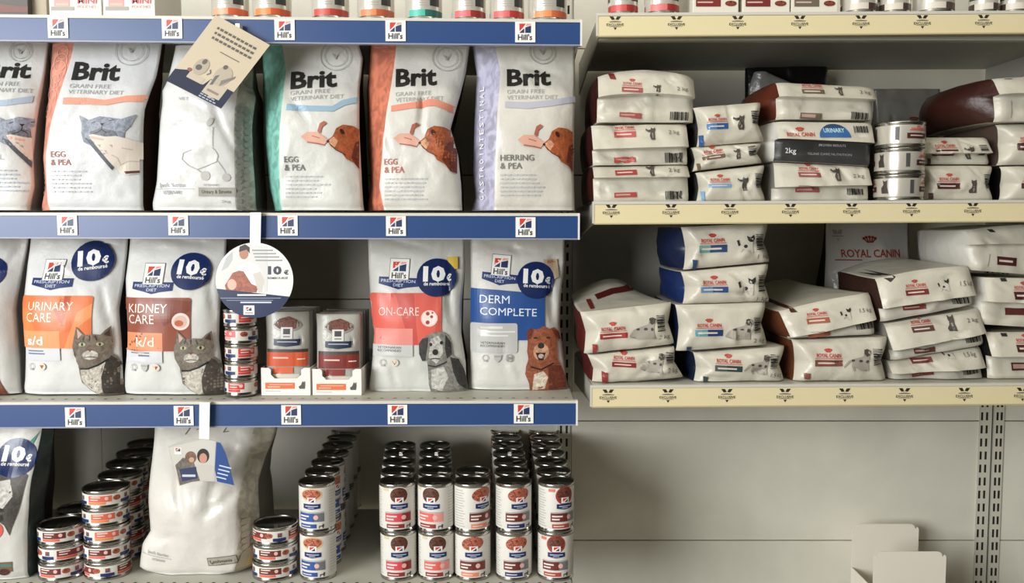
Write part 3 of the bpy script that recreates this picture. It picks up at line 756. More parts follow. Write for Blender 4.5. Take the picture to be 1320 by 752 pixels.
def printed_cat(d, dx=0, clip=False):
    g = M('8f95a3', .5, 0, 'fur'); g2 = M('555a60', .5, 0, 'fur'); sk = M('d8cdc0', .45); sk2 = M('bdb0a2', .45); pk = M('d9a79c', .45)
    d.part('cat_picture'); q = lambda pts: [(x + dx, y) for x, y in pts]
    d.poly(q([(106, 150), (118, 156), (132, 151), (148, 153), (158, 154), (174, 147), (168, 163), (162, 170), (160, 182), (150, 190), (128, 192), (112, 184), (109, 172), (110, 163)]), g)
    d.poly(q([(113, 178), (135, 186), (158, 184), (150, 205), (146, 220), (136, 207), (124, 192)]), g2)
    d.poly(q([(120, 171), (134, 166), (152, 170), (155, 178), (148, 182), (134, 179), (122, 180)]), M('6d727c', .5, 0, 'fur'))
    d.poly(q([(133, 160), (138, 160), (135.5, 164)]), INK); d.stroke(q([(135.5, 164), (135, 168), (130, 172), (125, 173)]), .9, INK); d.stroke(q([(135, 168), (141, 172)]), .9, INK)
    d.stroke(q([(122, 160), (127, 158)]), .8, INK); d.stroke(q([(143, 157), (150, 155)]), .8, INK)
    d.part('hand_picture'); d.poly(q([(119, 175), (124, 174), (140, 177), (152, 176), (165, 179), (181, 184), (181, 222), (165, 225), (156, 224), (144, 210), (143, 200), (150, 194), (158, 191), (150, 186), (136, 184), (122, 181)]), sk)
    d.poly(q([(121, 176), (138, 180), (137, 182), (122, 180)]), pk); d.stroke(q([(146, 200), (153, 204), (156, 212)]), 1.4, sk2); d.stroke(q([(155, 213), (165, 208), (181, 208)]), 1.4, sk2); d.stroke(q([(158, 191), (170, 193)]), 1.2, sk2)
    d.poly(q([(160, 221), (181, 219), (181, 222), (162, 224)]), M('5b3a34'))
def printed_dog(d, dx, dy=0, xr=470):
    """hand giving a treat to a red-brown dog; drawn for the teal bag, shifted by dx"""
    q = lambda pts: [(x + dx, y + dy) for x, y in pts]
    sk = M('dba893', .45); sk2 = M('a8604c', .45); br = M('a4562f', .5, 0, 'fur'); br2 = M('6a2f1c', .5, 0, 'fur'); lt = M('d29a74', .5, 0, 'fur')
    d.part('hand_picture'); d.poly(q([(390, 177), (398, 171), (411, 171), (418, 176), (425, 181), (420, 187), (412, 185), (398, 184)]), sk); d.stroke(q([(398, 184), (412, 186), (420, 188)]), 1.6, sk2); d.stroke(q([(404, 176), (414, 179)]), 1.1, sk2)
    d.poly(q([(414, 160), (419, 157), (423, 160), (417, 165), (415, 173), (411, 170)]), sk2)
    d.part('dog_picture'); d.poly(q([(423, 182), (430, 176), (434, 166), (442, 161), (453, 162), (461, 166), (470, 172), (470, 222), (462, 219), (455, 210), (446, 205), (440, 196), (428, 190)]), br)
    d.poly(q([(424, 183), (431, 177), (437, 182), (432, 191)]), lt); d.poly(q([(456, 184), (470, 176), (470, 222), (462, 219), (452, 204)]), br2); d.ell(dx + 441, dy + 170, 2.4, 4, M('3b1a12'), 12, -30); d.stroke(q([(426, 186), (434, 194), (446, 200)]), 1.2, br2); d.ell(dx + 424, dy + 183, 1.8, 1.8, INK, 10)

Y2 = .045
o, d = bag('pet_food_bag', 'leftmost tall bag on the second shelf, cut off by the frame, printed cat', [(-62, 48), (-64, 150), (-66, 271)], [(47, 48), (44, 110), (40, 160), (36, 200), (38, 240), (31, 271)], Y2 + .02, .085, seed=41, sit=z2)
d.part('lettering'); d.text('Brit', -28, 76, 30, 98, TXTC, .035); d.text('GRAIN FREE', -28, 104, 21, 110, PALE); d.text('VETERINARY DIET', -28, 113, 36, 118.5, PALE)
d.part('colour_stripe').poly([(-30, 132), (10, 129), (37, 122), (36, 131), (10, 137), (-30, 140)], M('a9b6c8', .42)); d.part('lettering').text('RENAL', -25, 199, 8, 206, PALE); d.lines(-20, 34, 219, 6, 5.2, 1.7, M('b3b9c6'), 3)
printed_cat(d, -107); seal(d, 14, 62, 14); d.done()

o, d = bag('pet_food_bag', 'tall bag with salmon side stripe and a printed grey cat held by a hand', [(47, 48), (42, 110), (37, 150), (33, 200), (37, 240), (31, 265), (30, 271)], [(197, 48), (192, 95), (186, 118), (181, 140), (180, 200), (180, 271)], Y2, .09, S=[(82, 48), (76, 110), (69, 160), (61, 200), (61, 240), (64, 271)], strip='dd9580', side='40261c', seed=2, sit=z2, film='d8d9da')  # dark side colour of the striped bags has their shade painted in
brit(d, 87, 76, 61, 24.5, [(82, 126), (110, 126), (135, 129), (160, 123), (186, 120), (184, 130), (160, 131), (138, 136), (108, 135), (82, 135)], 'e39c85', 107, ('EGG', 19.5, '& PEA', 27), 'a04f3d', 69, 195.5, 0, 1)
printed_cat(d); seal(d, 159, 60, 21); d.off = .0012; d.part('stripe_pattern')
for k in range(7): d.ring(66 - k * 2.4, 62 + k * 13, 9 + k % 3 * 3, .9, M('efb9a8', .42))
for k in range(6): d.ell(50, 222 + k * 6.5, 1, 2, M('f5d8cc'), 8)
d.done()

o, d = bag('pet_food_bag', 'plain white bag with a thin heart-shaped stethoscope drawing, under the tilted card', [(214, 52), (206, 100), (201, 114), (203, 130), (201, 180), (198, 235), (193, 260), (192, 271)], [(316, 52), (318, 110), (323, 122), (320, 160), (321, 200), (324, 240), (325, 271)], Y2, .10, S=[(302, 52), (304, 120), (303, 200), (303, 271)], strip='a9a79f', side='8c8a83', seed=8, sit=z2, film='dcdcda', strip_side='R', amp=.005, bulge=.024, stripd=.010, creases=((.0, .6, .45, .45, .009, .06), (.2, .28, .75, .42, -.006, .06), (.55, .3, .95, .75, .006, .06)))
heart = [(251, 194), (240, 198), (238, 206), (246, 214), (257, 219), (268, 215), (282, 209), (284, 201), (281, 195), (277, 191)]
d.part('stethoscope_drawing'); d.stroke(heart, 1.0, PALE); d.stroke([(257, 219), (264, 224)], 1.0, PALE); d.ell(267, 227, 6, 6, M('bdbcb7'), 20); d.stroke([(282, 206), (291, 220), (293, 227)], .7, PALE); d.ell(293, 229, 5, 5, M('bdbcb7'), 18); d.stroke([(279, 165), (278, 190)], .8, PALE); d.ell(275, 159, 3.5, 6, M('bdbcb7'), 16, 25)
d.part('lettering'); d.text('Specific Nutrition', 206, 236, 242, 241.5, M('6b6a75')); d.rect(200, 243.5, 252, 244.2, PALE); d.text('VETERINARY', 211, 246, 237, 250.5, M('6b6a75')); d.text('VET', 232, 126, 246, 130, PALE); d.text('VETERINARY', 264, 237.5, 284, 240, M('77756f'))
d.part('flavour_panel'); d.rect(258, 242, 304, 253, M('a3a199', .45)); d.part('lettering').text('Urinary & Struvite', 262, 245, 299, 249.5, INK, .01); d.text('2kg', 286, 258, 297, 261, GREY)
d.part('stripe_pattern')
for k in range(26):
    for j in range(2): d.ell(307 + j * 8, 140 + k * 8.5 + j * 4, 3.4, 3.9, M('8c8b85', .45), 6)
d.done()

o, d = bag('pet_food_bag', 'tall bag with a mint green side stripe, dog and hand printed on it', [(327, 50), (326, 120), (328, 180), (334, 240), (340, 264), (340, 271)], [(457, 50), (463, 70), (460, 110), (462, 180), (465, 240), (467, 271)], Y2, .09, S=[(356, 50), (364, 90), (363, 150), (361, 200), (360, 250), (362, 271)], strip='84c2b4', side='2b211c', seed=13, sit=z2, film='d6d6d0', stripd=.06, creases=((.3, .3, .55, .5, .006, .05),))
brit(d, 371, 90, 59, 23.5, [(370, 134), (400, 137), (428, 137), (440, 128), (461, 122), (461, 130), (444, 135), (430, 144), (400, 144), (370, 143)], '92b3c8', 117, ('EGG', 18, '& PEA', 27), '6e6f6c', 368, 202, 0, -4)
printed_dog(d, 0); seal(d, 428, 68, 20); d.done()

o, d = bag('pet_food_bag', 'tall bag with a terracotta side stripe in the middle of the second shelf', [(472, 50), (466, 110), (468, 180), (471, 240), (467, 262), (467, 271)], [(604, 50), (599, 90), (592, 120), (580, 165), (590, 200), (594, 240), (595, 271)], Y2, .095, S=[(507, 50), (503, 110), (495, 180), (489, 240), (495, 271)], strip='c5755c', side='4a221a', seed=19, sit=z2, film='d6d4cc', amp=.005, creases=((.62, .3, .68, .55, .012, .05), (.7, .5, .95, .7, -.006, .06)))
brit(d, 508, 86, 53, 24.5, [(505, 137), (530, 133), (555, 128), (560, 128), (588, 137), (586, 146), (560, 137), (530, 141), (505, 145)], 'dd8d76', 119, ('EGG', 17, '& PEA', 26), 'b25c4a', 496, 205, 0, -3)
printed_dog(d, 118, 2); seal(d, 574, 70, 19); d.done()

o, d = bag('pet_food_bag', 'tall bag with a lavender side stripe at the right end of the second shelf', [(607, 50), (613, 90), (610, 150), (608, 220), (611, 255), (606, 271)], [(743, 50), (743, 100), (741, 160), (740, 220), (741.5, 271)], Y2, .09, S=[(637, 50), (645, 90), (641, 150), (638, 220), (637, 271)], strip='b3b1c6', side='25241f', seed=23, sit=z2, film='d6d2c8', creases=((.45, .15, .9, .2, .006, .05),))
brit(d, 653, 86, 57, 23, [(651, 131), (680, 132), (710, 129), (742, 122), (742, 130), (712, 137), (680, 141), (651, 139)], 'b4b5c2', 115, ('HERRING', 43, '& PEA', 28), '74736c', 645, 200, 0, -1)
printed_dog(d, 277, 4); seal(d, 700, 62, 17)
d.part('lettering')
for k, ch in enumerate('GASTROINTESTINAL'):
    yb = 258 - k * 9.6; d.T = lambda a, b_, yb=yb: (624 + (b_ - 5), yb - a); d.text(ch, 2.2 if ch == 'I' else 0, 0, 3.6 if ch == 'I' else 6, 5.5, M('f3f2f6', .4), .02)
d.norot(); d.done()

def flat_sign(name, label, outline, Y, thick, m, cat='sign'):
    pts = [P(x, y, Y) for x, y in outline]
    b_ = MB(); b_.prism([(p.x, p.z) for p in pts], Y, Y + thick, m); o = b_.build(name); tag(o, label, cat)
    return o, Dec(o, lambda a, c, off: Vector((P(a, c, Y).x, Y - off, P(a, c, Y).z)), None, .0003, .3)

card = [(278, 19), (348, 58), (285, 140), (214, 104)]
o, d = flat_sign('hanging_card', 'tilted beige and navy card hanging from the top blue rail', card, -.022, .0012, M('c2b399', .5))
d.quad((0, 0, 80, 105), card); d.part('colour_panel')
d.poly([(0, 86), (18, 78), (20, 86), (42, 88), (46, 76), (58, 78), (56, 100), (80, 92), (80, 105), (0, 105)], M('121c38', .65))
d.rect(18, 80, 40, 88.5, M('b5a78f')); d.rect(46, 77, 71, 97, M('b5a78f')); d.rect(71, 78, 80, 105, M('121c38', .65))
d.part('lettering'); ink2 = M('4b4338')
for k in range(3):
    x = 12 + k
    while x < 68: 
        w = 3 + (x * 7 + k * 5) % 6; d.rect(x, 12 + k * 7, x + w, 15.2 + k * 7, ink2); x += w + 1.5
d.rect(34, 39, 62, 40, ink2); d.lines(46, 72, 98.2, 2, 3.4, 1.8, M('9aa0ae'), 5)
d.part('picture'); d.ell(26, 68, 9, 12, M('a3967f')); d.ell(26, 60, 3, 4, M('4c3f33')); d.ell(24, 70, 4, 4, M('3c332b')); d.ell(16, 78, 3, 2.4, M('7a3226')); d.ell(56, 66, 11, 14, M('a89b86')); d.ell(52, 54, 3, 3.2, M('4c3f33')); d.poly([(48, 70), (52, 66), (52, 82), (49, 84)], M('4f4a47')); d.poly([(58, 72), (70, 58), (70, 62), (60, 80)], M('6d6459')); d.rect(50, 89, 66, 92, M('7a6c58')); d.stroke([(38, 66), (41, 70), (38, 74)], 1.4, ink2)
d.norot(); d.done()
b_ = MB(); c = P(306, 33, -.0205); b_.box(c.x - .004, c.x + .004, -.0205, -.0008, c.z - .004, c.z + .004, M('f4f2ec')); b_.build('hanging_clip', o)

# ---------------- third shelf ----------------
def sticker(d, cx, cy, r, ang=0, qr=False):
    d.part('round_sticker').rot(cx, cy, ang); d.ell(cx, cy, r, r * .97, M('16295a', .25), 32)
    d.part('sticker_lettering'); d.text('10', cx - r * .68, cy - r * .58, cx + r * .42, cy + r * .16, WHITE, .05); d.text('€', cx + r * .48, cy - r * .2, cx + r * .76, cy + r * .16, WHITE, .04); d.text('de remboursé', cx - r * .64, cy + r * .22, cx + r * .7, cy + r * .4, WHITE, .02); d.norot()
def script_diet(d, cx, cy, w=56, ang=0, lw=28):
    d.rot(cx, cy, ang); d.part('brand_strip'); d.poly([(cx - w / 2, cy), (cx + w / 2, cy + .5), (cx + w / 2, cy + 11), (cx + w * .2, cy + 13), (cx, cy + 15.5), (cx - w * .2, cy + 12.5), (cx - w / 2, cy + 9)], M('1c3166', .38))
    d.part('lettering'); d.text('PRESCRIPTION', cx - w * .44, cy + 3, cx + w * .42, cy + 6.8, M('c9cfdd'), .01); d.text('DIET', cx - w * .13, cy + 8.4, cx + w * .13, cy + 12, M('c9cfdd'), .01)
    d.part('logo'); d.rect(cx - lw * .5, cy - 24, cx + lw * .5, cy + 3, M('6f6e6a')); d.rect(cx - lw * .5 + .7, cy - 23.3, cx + lw * .5 - .7, cy + 3, M('ecebe6', .4)); hill_mark(d, cx, cy - 13.5, 17.5, 12); d.text("Hill's", cx - lw * .37, cy - 6, cx + lw * .37, cy + 1.5, INK, .025); d.norot()
Y3 = .062
o, d = bag('pet_food_bag', 'leftmost bag on the third shelf, cut off by the left frame edge', [(-96, 300), (-98, 400), (-95, 509)], [(22, 300), (14, 400), (20, 470), (21, 509)], Y3, .085, seed=52, sit=z3, film='cccac6', amp=.005)
d.part('round_sticker').ell(-18, 352, 20, 20, M('16295a', .25), 32); d.part('dog_picture').poly([(-30, 470), (-5, 480), (3, 495), (8, 509), (-30, 509)], M('6b3b26', .5, 0, 'fur')); d.done()

def tabby(d, q, c='75695c', dark='3c352e'):
    f = M(c, .5, 0, 'fur'); f2 = M(dark, .5, 0, 'fur'); lt = M('c7c0b4', .5, 0, 'fur')
    d.part('cat_picture')
    d.poly(q([(103, 420), (107, 424), (113, 431), (122, 430), (131, 431), (136, 425), (141.5, 420.5), (142.5, 432), (144, 442), (142, 455), (150, 462), (154, 472), (155, 508.5), (128, 509), (117, 501), (108, 492), (106, 480), (105, 470), (99, 457), (98, 446), (103, 437)]), f)
    d.poly(q([(132, 472), (142, 458), (152, 467), (155, 480), (155, 508), (133, 507), (130, 490)]), f2)
    d.poly(q([(107, 476), (120, 474), (136, 466), (131, 486), (132, 505), (126, 507), (112, 496), (108, 488)]), lt)
    d.poly(q([(104, 423), (110, 430), (105, 436)]), M('c9a798')); d.poly(q([(140, 424), (141, 434), (134, 431)]), M('4d3a33'))
    d.ell(*q([(119, 457)])[0], 9, 6, lt, 16); d.poly(q([(116, 449), (122, 449), (119, 453)]), M('7a4a42'))
    for ex in (110, 130): d.ell(*q([(ex, 443)])[0], 4.2, 2.4, M('b9b48a'), 12); d.ell(*q([(ex, 443)])[0], 1.4, 2.2, INK, 10)
    d.stroke(q([(112, 460), (119, 459), (126, 460)]), .9, INK)
    for sx in (113, 119, 125): d.stroke(q([(sx, 432), (sx + (sx - 119) * .3, 438)]), 1.3, f2)
    d.stroke(q([(107, 474), (116, 474.5), (128, 470), (139, 463)]), 2.2, M('22242c')); 
def seals(d, x, y, kinds):
    d.part('small_symbols')
    for k, kd in enumerate(kinds):
        cx = x + k * 15.5
        if kd == 0: d.ring(cx, y, 3.6, .8, PALE); d.poly([(cx - 3, y + 5), (cx + 3, y + 5), (cx, y + 2)], PALE)
        elif kd == 1: d.poly([(cx - 5, y - 4), (cx + 5, y - 4), (cx + 4, y + 2), (cx, y + 6), (cx - 4, y + 2)], MUTE); d.rect(cx - 4, y - 2.5, cx + 4, y - 1.5, GREY)
        else: d.ell(cx, y, 5, 4.6, M('d9d2c2'), 16); d.poly([(cx - 3, y - 2), (cx + 3, y - 2), (cx, y + 3)], M('a2542f'))

o, d = bag('pet_food_bag', 'white bag with a bright orange panel and a tabby cat in a collar', [(25, 302), (23, 340), (24, 400), (28, 450), (27, 490), (25, 509)], [(153, 302), (152, 360), (149, 400), (152, 440), (154, 480), (155.5, 509)], Y3, .085, seed=61, sit=z3, film='d8d8d6', side='55524d', creases=((.5, .02, .95, .08, .006, .04), (.8, .3, .95, .6, .007, .06)))
script_diet(d, 64.5, 359, 56)
d.part('colour_panel'); d.rrect(24, 381.5, 121, 448, 4, M('dd7440', .38)); d.poly([(84, 382), (95, 382), (86, 420), (74, 400)], M('b9552e', .38)); d.poly([(88, 448), (104, 402), (121, 391), (121, 408), (106, 420), (98, 448)], M('ea9157', .38)); d.poly([(26, 395), (40, 400), (54, 448), (28, 448)], M('e58248', .38)); d.rect(28, 426, 82, 448, M('ea9a68', .36))
d.part('lettering'); d.text('URINARY', 38, 389.5, 98, 400, M('f3dccd', .38)); d.text('CARE', 36, 403, 71, 414.5, M('f3dccd', .38)); d.text('s/d', 37, 433, 59, 444, WHITE, .02)
d.part('grey_panel').rect(32, 448, 82, 464, M('cfd0d3', .3)); d.part('lettering').rect(38, 451, 60, 452.6, M('6c7690')); d.rect(38, 454.5, 62, 456.2, M('6c7690'))
seals(d, 42, 472, (0, 2)); tabby(d, lambda p: p); sticker(d, 113, 338, 26.5, -7); d.done()

o, d = bag('pet_food_bag', 'white bag with a brown panel and a tabby cat, left of the narrow can stack', [(156, 302), (154, 360), (159, 400), (161, 440), (157, 480), (155.5, 509)], [(283, 302), (283, 340), (280, 400), (279, 440), (284, 480), (289, 509)], Y3, .085, seed=67, sit=z3, film='d8d8d4', side='4a4742', creases=((.3, .02, .9, .07, .006, .04), (.85, .2, .98, .6, .006, .05)))
script_diet(d, 195.5, 364, 55)
d.part('colour_panel'); d.rrect(155, 384, 248, 452, 4, M('8e4c38', .38)); d.poly([(198, 385), (248, 388), (248, 400), (215, 420)], M('7a3d2c', .38)); d.rect(160, 428.5, 213, 452, M('dd8d63', .36)); d.part('round_emblem'); d.ell(236, 414, 11, 11, M('e9d6cd'), 24); d.ell(236, 414, 8, 8, M('d8b8ae'), 20); d.ell(234, 416, 5.5, 4, M('c06a48'), 16)
d.part('lettering'); d.text('KIDNEY', 166, 392, 219, 403, M('f0dcd2', .38)); d.text('CARE', 166, 405.5, 202, 417, M('f0dcd2', .38)); d.text('k/d', 178, 434, 202, 446, M('f3ddd0'), .01)
d.part('grey_panel').rect(158, 452, 212.5, 467, M('cfd0d3', .3)); d.part('lettering').rect(170, 453.5, 196, 455, M('6c7080')); d.rect(180, 457, 196, 459, M('6c7080'))
seals(d, 173, 473, (0, 1, 2)); tabby(d, lambda pts: [(227 + (x - 98) * 1.02, 426 + (y - 420) * .94) for x, y in pts], '7b7266', '4a433c'); sticker(d, 243, 351, 24.5, 4); d.done()

def pouch_tray(name, label, x0, x1, ytop, ybot, c1, c2, fl, Y):
    # display tray with a cut-out front, pouches standing inside
    A, B = P(x0, ybot, Y), P(x1, ybot, Y); z0 = z3((A.x + B.x) / 2) + .0008; k = (Y + D) / F; dep = .16
    wm = M('f0ece4', .5); yt = ybot - 34
    zt = P(0, yt, Y).z; w = B.x - A.x
    o = empty(name, ((A.x + B.x) / 2, Y + dep / 2, z0), label, 'display tray', 'display trays')
    b_ = MB(); n0, n1 = A.x + w * .2, A.x + w * .82; zl = zt - 14 * k
    pts = [(A.x, z0), (B.x, z0), (B.x, zt), (n1 + .006, zt), (n1, zt - .004), (n1, zl + .008), (n1 - .008, zl), (n0 + .008, zl), (n0, zl + .008), (n0, zt - .004), (n0 - .004, zt), (A.x, zt)]
    b_.prism(pts, Y, Y + .0012, wm); front = b_.build('front_panel', o)
    b_ = MB(); b_.box(A.x, A.x + .0012, Y + .0012, Y + dep, z0, zt, wm); b_.build('side_panel', o)
    b_ = MB(); b_.box(B.x - .0012, B.x, Y + .0012, Y + dep, z0, zt, wm); b_.build('side_panel', o)
    b_ = MB(); b_.box(A.x + .0012, B.x - .0012, Y + .0012, Y + dep, z0, z0 + .0012, wm); b_.build('base_panel', o)
    b_ = MB(); b_.box(A.x, B.x, Y + dep, Y + dep + .0012, z0, zt + .02, wm); b_.build('back_panel', o)
    d = Dec(front, lambda a, c, off: Vector((P(a, c, Y).x, Y - off, P(a, c, Y).z)), None, .0003, .3)
    d.part('colour_band'); d.rect(x0 + 5, ybot - 15, x0 + 43, ybot - 7, M('e5703f', .42)); d.part('lettering'); d.rect(x0 + 10, ybot - 12.8, x0 + 40, ybot - 12, M('f1d0bd')); d.rect(x0 + 8, ybot - 10, x0 + 24, ybot - 9, M('f1d0bd')); d.rect(x0 + 5, ybot - 4.5, x0 + 25, ybot - 3.7, MUTE)
    d.part('cat_picture').poly([(x0 + 49, ybot - 7), (x0 + 48, ybot - 10), (x0 + 51, ybot - 12), (x0 + 53, ybot - 17), (x0 + 54.5, ybot - 15.5), (x0 + 56.5, ybot - 17), (x0 + 56.5, ybot - 12), (x0 + 56, ybot - 7)], M('57544f')); d.done()
    for kx in range(4):
        yy = Y + .012 + kx * .034
        ra = (D + Y + .012) / (D + yy); G = lambda a: 660 + (a - 660) * ra; H = lambda a: HZ + (a - HZ) * ra
        po, pd = bag('food_pouch', f'{["front", "second", "third", "last"][kx]} foil pouch in the {fl}', [(G(x0 + 2.5), H(ytop)), (G(x0 + 3.5), H(ytop + 14)), (G(x0 + 3), H(ybot - 4))], [(G(x1 - 2), H(ytop + 1)), (G(x1 - 2), H(ytop + 16)), (G(x1 - 3), H(ybot - 4))], yy, .006, seed=70 + kx, film='b6b4ac', sit=lambda x: z0 + .0016, amp=.0012, cat='pouch', group='foil pouches in display trays', bulge=.004, rough=.27)
        if kx == 0:
            s = (x1 - x0) / 64; X = lambda a: x0 + a * s; q = ytop
            pd.part('food_picture'); pd.ell(X(34), q + 17, 19 * s, 9, M('8f8d86', .3), 24); pd.poly([(X(16), q + 17), (X(24), q + 9), (X(36), q + 6), (X(46), q + 10), (X(53), q + 17), (X(44), q + 22), (X(24), q + 22)], M('6b3a2c', .5, 0, 'food'))
            pd.part('logo'); pd.rect(X(26), q + 20, X(41), q + 35, M('d8d6d0', .4)); pd.rect(X(29), q + 22, X(38), q + 29, M('3c3c40')); pd.rect(X(29), q + 31, X(38), q + 33, GREY)
            pd.part('brand_strip'); pd.poly([(X(17), q + 35), (X(50), q + 35), (X(50), q + 43), (X(33), q + 45), (X(17), q + 43)], M('222a44', .38)); pd.part('lettering'); pd.rect(X(21), q + 38, X(47), q + 39.2, M('aeb3c2'))
            pd.part('colour_panel'); pd.rect(X(8), q + 48, X(59), q + 52, M('4a403c', .42)); pd.rect(X(8), q + 52, X(59), q + 70, M(c1, .42)); pd.rect(X(16), q + 71, X(42), q + 79, M(c2, .42)); pd.rect(X(45), q + 52, X(59), q + 70, M(c2, .42)); pd.rect(X(14), q + 80, X(50), q + 88, M('d8d0c2', .4)); pd.part('lettering'); pd.rect(X(16), q + 58, X(36), q + 60, M('e8c0ae')); pd.rect(X(47), q + 60, X(56), q + 61.5, M('f1dfd5'))
        pd.done()
pouch_tray('display_tray', 'white cut-out tray of pouches with orange panels, beside the narrow can stack', 337, 400, 402, 508.5, 'c9552f', 'd9653f', 'left tray with orange panels', .064)
pouch_tray('display_tray', 'white cut-out tray of pouches with maroon panels, left of the red-panelled bag', 403, 466, 405, 510, '7c302b', '8d3a33', 'right tray with maroon panels', .064)

o, d = bag('pet_food_bag', 'white bag with a coral red panel and a shaggy grey dog', [(470, 302), (472, 345), (476, 390), (481, 430), (478, 470), (474, 505)], [(597, 302), (598, 345), (595, 390), (594, 430), (600, 470), (601, 506)], Y3 + .035, .08, seed=83, sit=z3, film='d4d4ce', side='55524d', creases=((.1, .03, .7, .1, .006, .04), (.82, .25, .9, .6, .008, .06)))
script_diet(d, 513.5, 358, 52, 2, 26)
d.part('colour_panel'); d.rrect(476, 378, 569, 444, 4, M('dc6355', .38)); d.poly([(510, 379), (534, 379), (540, 444), (530, 444)], M('c64f45', .38)); d.rect(484, 423, 533, 444, M('e58e84', .36)); d.part('round_emblem'); d.ell(554, 410, 10.5, 10.5, M('eccfc8'), 24); d.ell(554, 410, 8.6, 8.6, M('f0e3dc'), 20)
for x, y, r in ((552, 404, 2.4), (557, 408, 2), (552, 415, 2.6), (558, 403, 1.2)): d.ell(x, y, r, r, M('b0473f'), 12)
d.part('lettering'); d.text('ON-CARE', 489, 396, 541, 406.5, M('efc9c2', .38)); d.part('grey_panel').rect(481, 444, 533, 459, M('c6c6c4', .3)); d.part('lettering').text('VETERINARIAN', 488, 446, 518, 449, INK); d.text('RECOMMENDED', 488, 450, 518, 453, INK)
seals(d, 494, 467, (0, 2))
fu = M('8a8780', .5, 0, 'fur'); fd = M('3b3a38', .5, 0, 'fur'); fl = M('c4c1ba', .5, 0, 'fur')
d.part('dog_picture'); d.poly([(553, 431), (560, 427), (570, 427), (577, 432), (581, 444), (583, 458), (590, 463), (596, 475), (600, 490), (601, 505), (556, 506), (553, 495), (552, 474), (551, 463), (545, 465), (541, 455), (541, 442), (545, 435)], fu)
d.poly([(541, 455), (541, 442), (546, 435), (553, 434), (552, 446), (549, 464), (545, 465)], fd); d.poly([(574, 431), (581, 442), (582, 457), (576, 462), (573, 448)], fd); d.poly([(580, 460), (590, 463), (596, 475), (588, 474), (600, 490), (600, 503), (590, 495), (584, 480)], fd)
d.poly([(556, 436), (565, 432), (570, 440), (571, 455), (563, 468), (553, 460)], fl); d.poly([(556, 476), (572, 472), (578, 486), (570, 503), (557, 500)], fl); d.ell(561.5, 453, 3.8, 4, INK, 16); d.ell(556, 443, 2, 2.4, INK, 10); d.ell(569, 441, 2, 2.4, INK, 10); d.stroke([(555, 462), (561, 461), (567, 462)], 1.4, fd); d.stroke([(552, 470), (562, 472), (576, 466)], 2, fd)
d.part('yellow_tab').poly([(574, 333), (588.5, 332), (588.5, 348), (580, 348)], M('d9b84a')); sticker(d, 562, 359, 25, 0); d.done()

o, d = bag('pet_food_bag', 'white bag with a blue panel and a red-brown dog at the right shelf end', [(605, 302), (606, 360), (607, 400), (606, 440), (606, 480), (604, 501)], [(729, 302), (729, 340), (724, 380), (722, 420), (728, 470), (731, 503)], Y3 + .05, .08, seed=89, sit=z3, film='d4d2cb', side='3d3b37', creases=((.1, .05, .7, .12, .005, .04), (.85, .25, .92, .6, .009, .06)))
script_diet(d, 645, 353, 47, 5, 25); d.part('colour_panel'); d.poly([(607, 372), (640, 374), (690, 378), (702, 383), (702, 438), (607, 438)], M('29508f', .36)); d.part('lettering'); d.rot(620, 385, 1.5); d.text('DERM', 619, 380.5, 657, 390.5, M('dfe5ee', .38)); d.text('COMPLETE', 620, 396, 692, 405.5, M('dfe5ee', .38)); d.norot()
d.part('grey_panel'); d.rrect(607, 416, 667, 454, 3, M('bcbcb9', .3)); d.part('lettering'); d.rect(620, 420, 648, 423, M('dddcd8')); d.rect(620, 426, 664, 428, M('dddcd8')); d.rect(620, 431, 655, 433, M('dddcd8')); d.text('VETERINARIAN', 620, 440, 651, 443, INK); d.text('RECOMMENDED', 620, 444, 651, 447, INK); seals(d, 626, 461, (0, 1)); d.ring(657, 461, 4.5, 1, GREY); d.rect(654, 459, 660, 463, GREY)
br = M('96553a', .5, 0, 'fur'); bd = M('6d3423', .5, 0, 'fur'); bl = M('c99b7a', .5, 0, 'fur'); wt = M('d6c9b6', .5, 0, 'fur')
d.part('dog_picture'); d.poly([(678, 428), (684, 422), (692, 424), (700, 420), (707, 424), (713, 422), (719, 428), (722, 438), (717, 437), (717, 452), (718, 463), (724, 475), (729, 488), (730, 501), (683, 503), (682, 494), (677, 482), (678, 472), (681, 462), (679, 452), (680, 440)], br)
d.poly([(678, 428), (684, 422), (688, 424), (684, 436), (680, 438)], bd); d.poly([(709, 423), (719, 428), (722, 438), (716, 436)], bd); d.poly([(706, 470), (722, 472), (729, 488), (729, 500), (707, 501)], bd); d.poly([(688, 482), (700, 478), (706, 486), (702, 500), (686, 502)], wt); d.ell(697, 453, 10, 11, bl, 20); d.ell(697, 445, 4.2, 3.8, INK, 16); d.poly([(690, 454), (703, 454), (700, 464), (694, 464)], M('3a1f1a')); d.ell(697, 458.5, 3.8, 3, M('b9b0a6'), 14); d.ell(690, 435, 2.6, 1.4, INK, 10); d.ell(706, 435, 2.6, 1.4, INK, 10); d.stroke([(684, 472), (697, 476), (713, 468)], 2, M('33221d'))
d.part('picture_panel').poly([(700, 336), (719, 335), (720, 358), (712, 362)], M('b6a284')); d.rect(705, 337, 717, 341, M('b9705a')); sticker(d, 690.5, 362, 24, 3); d.done()

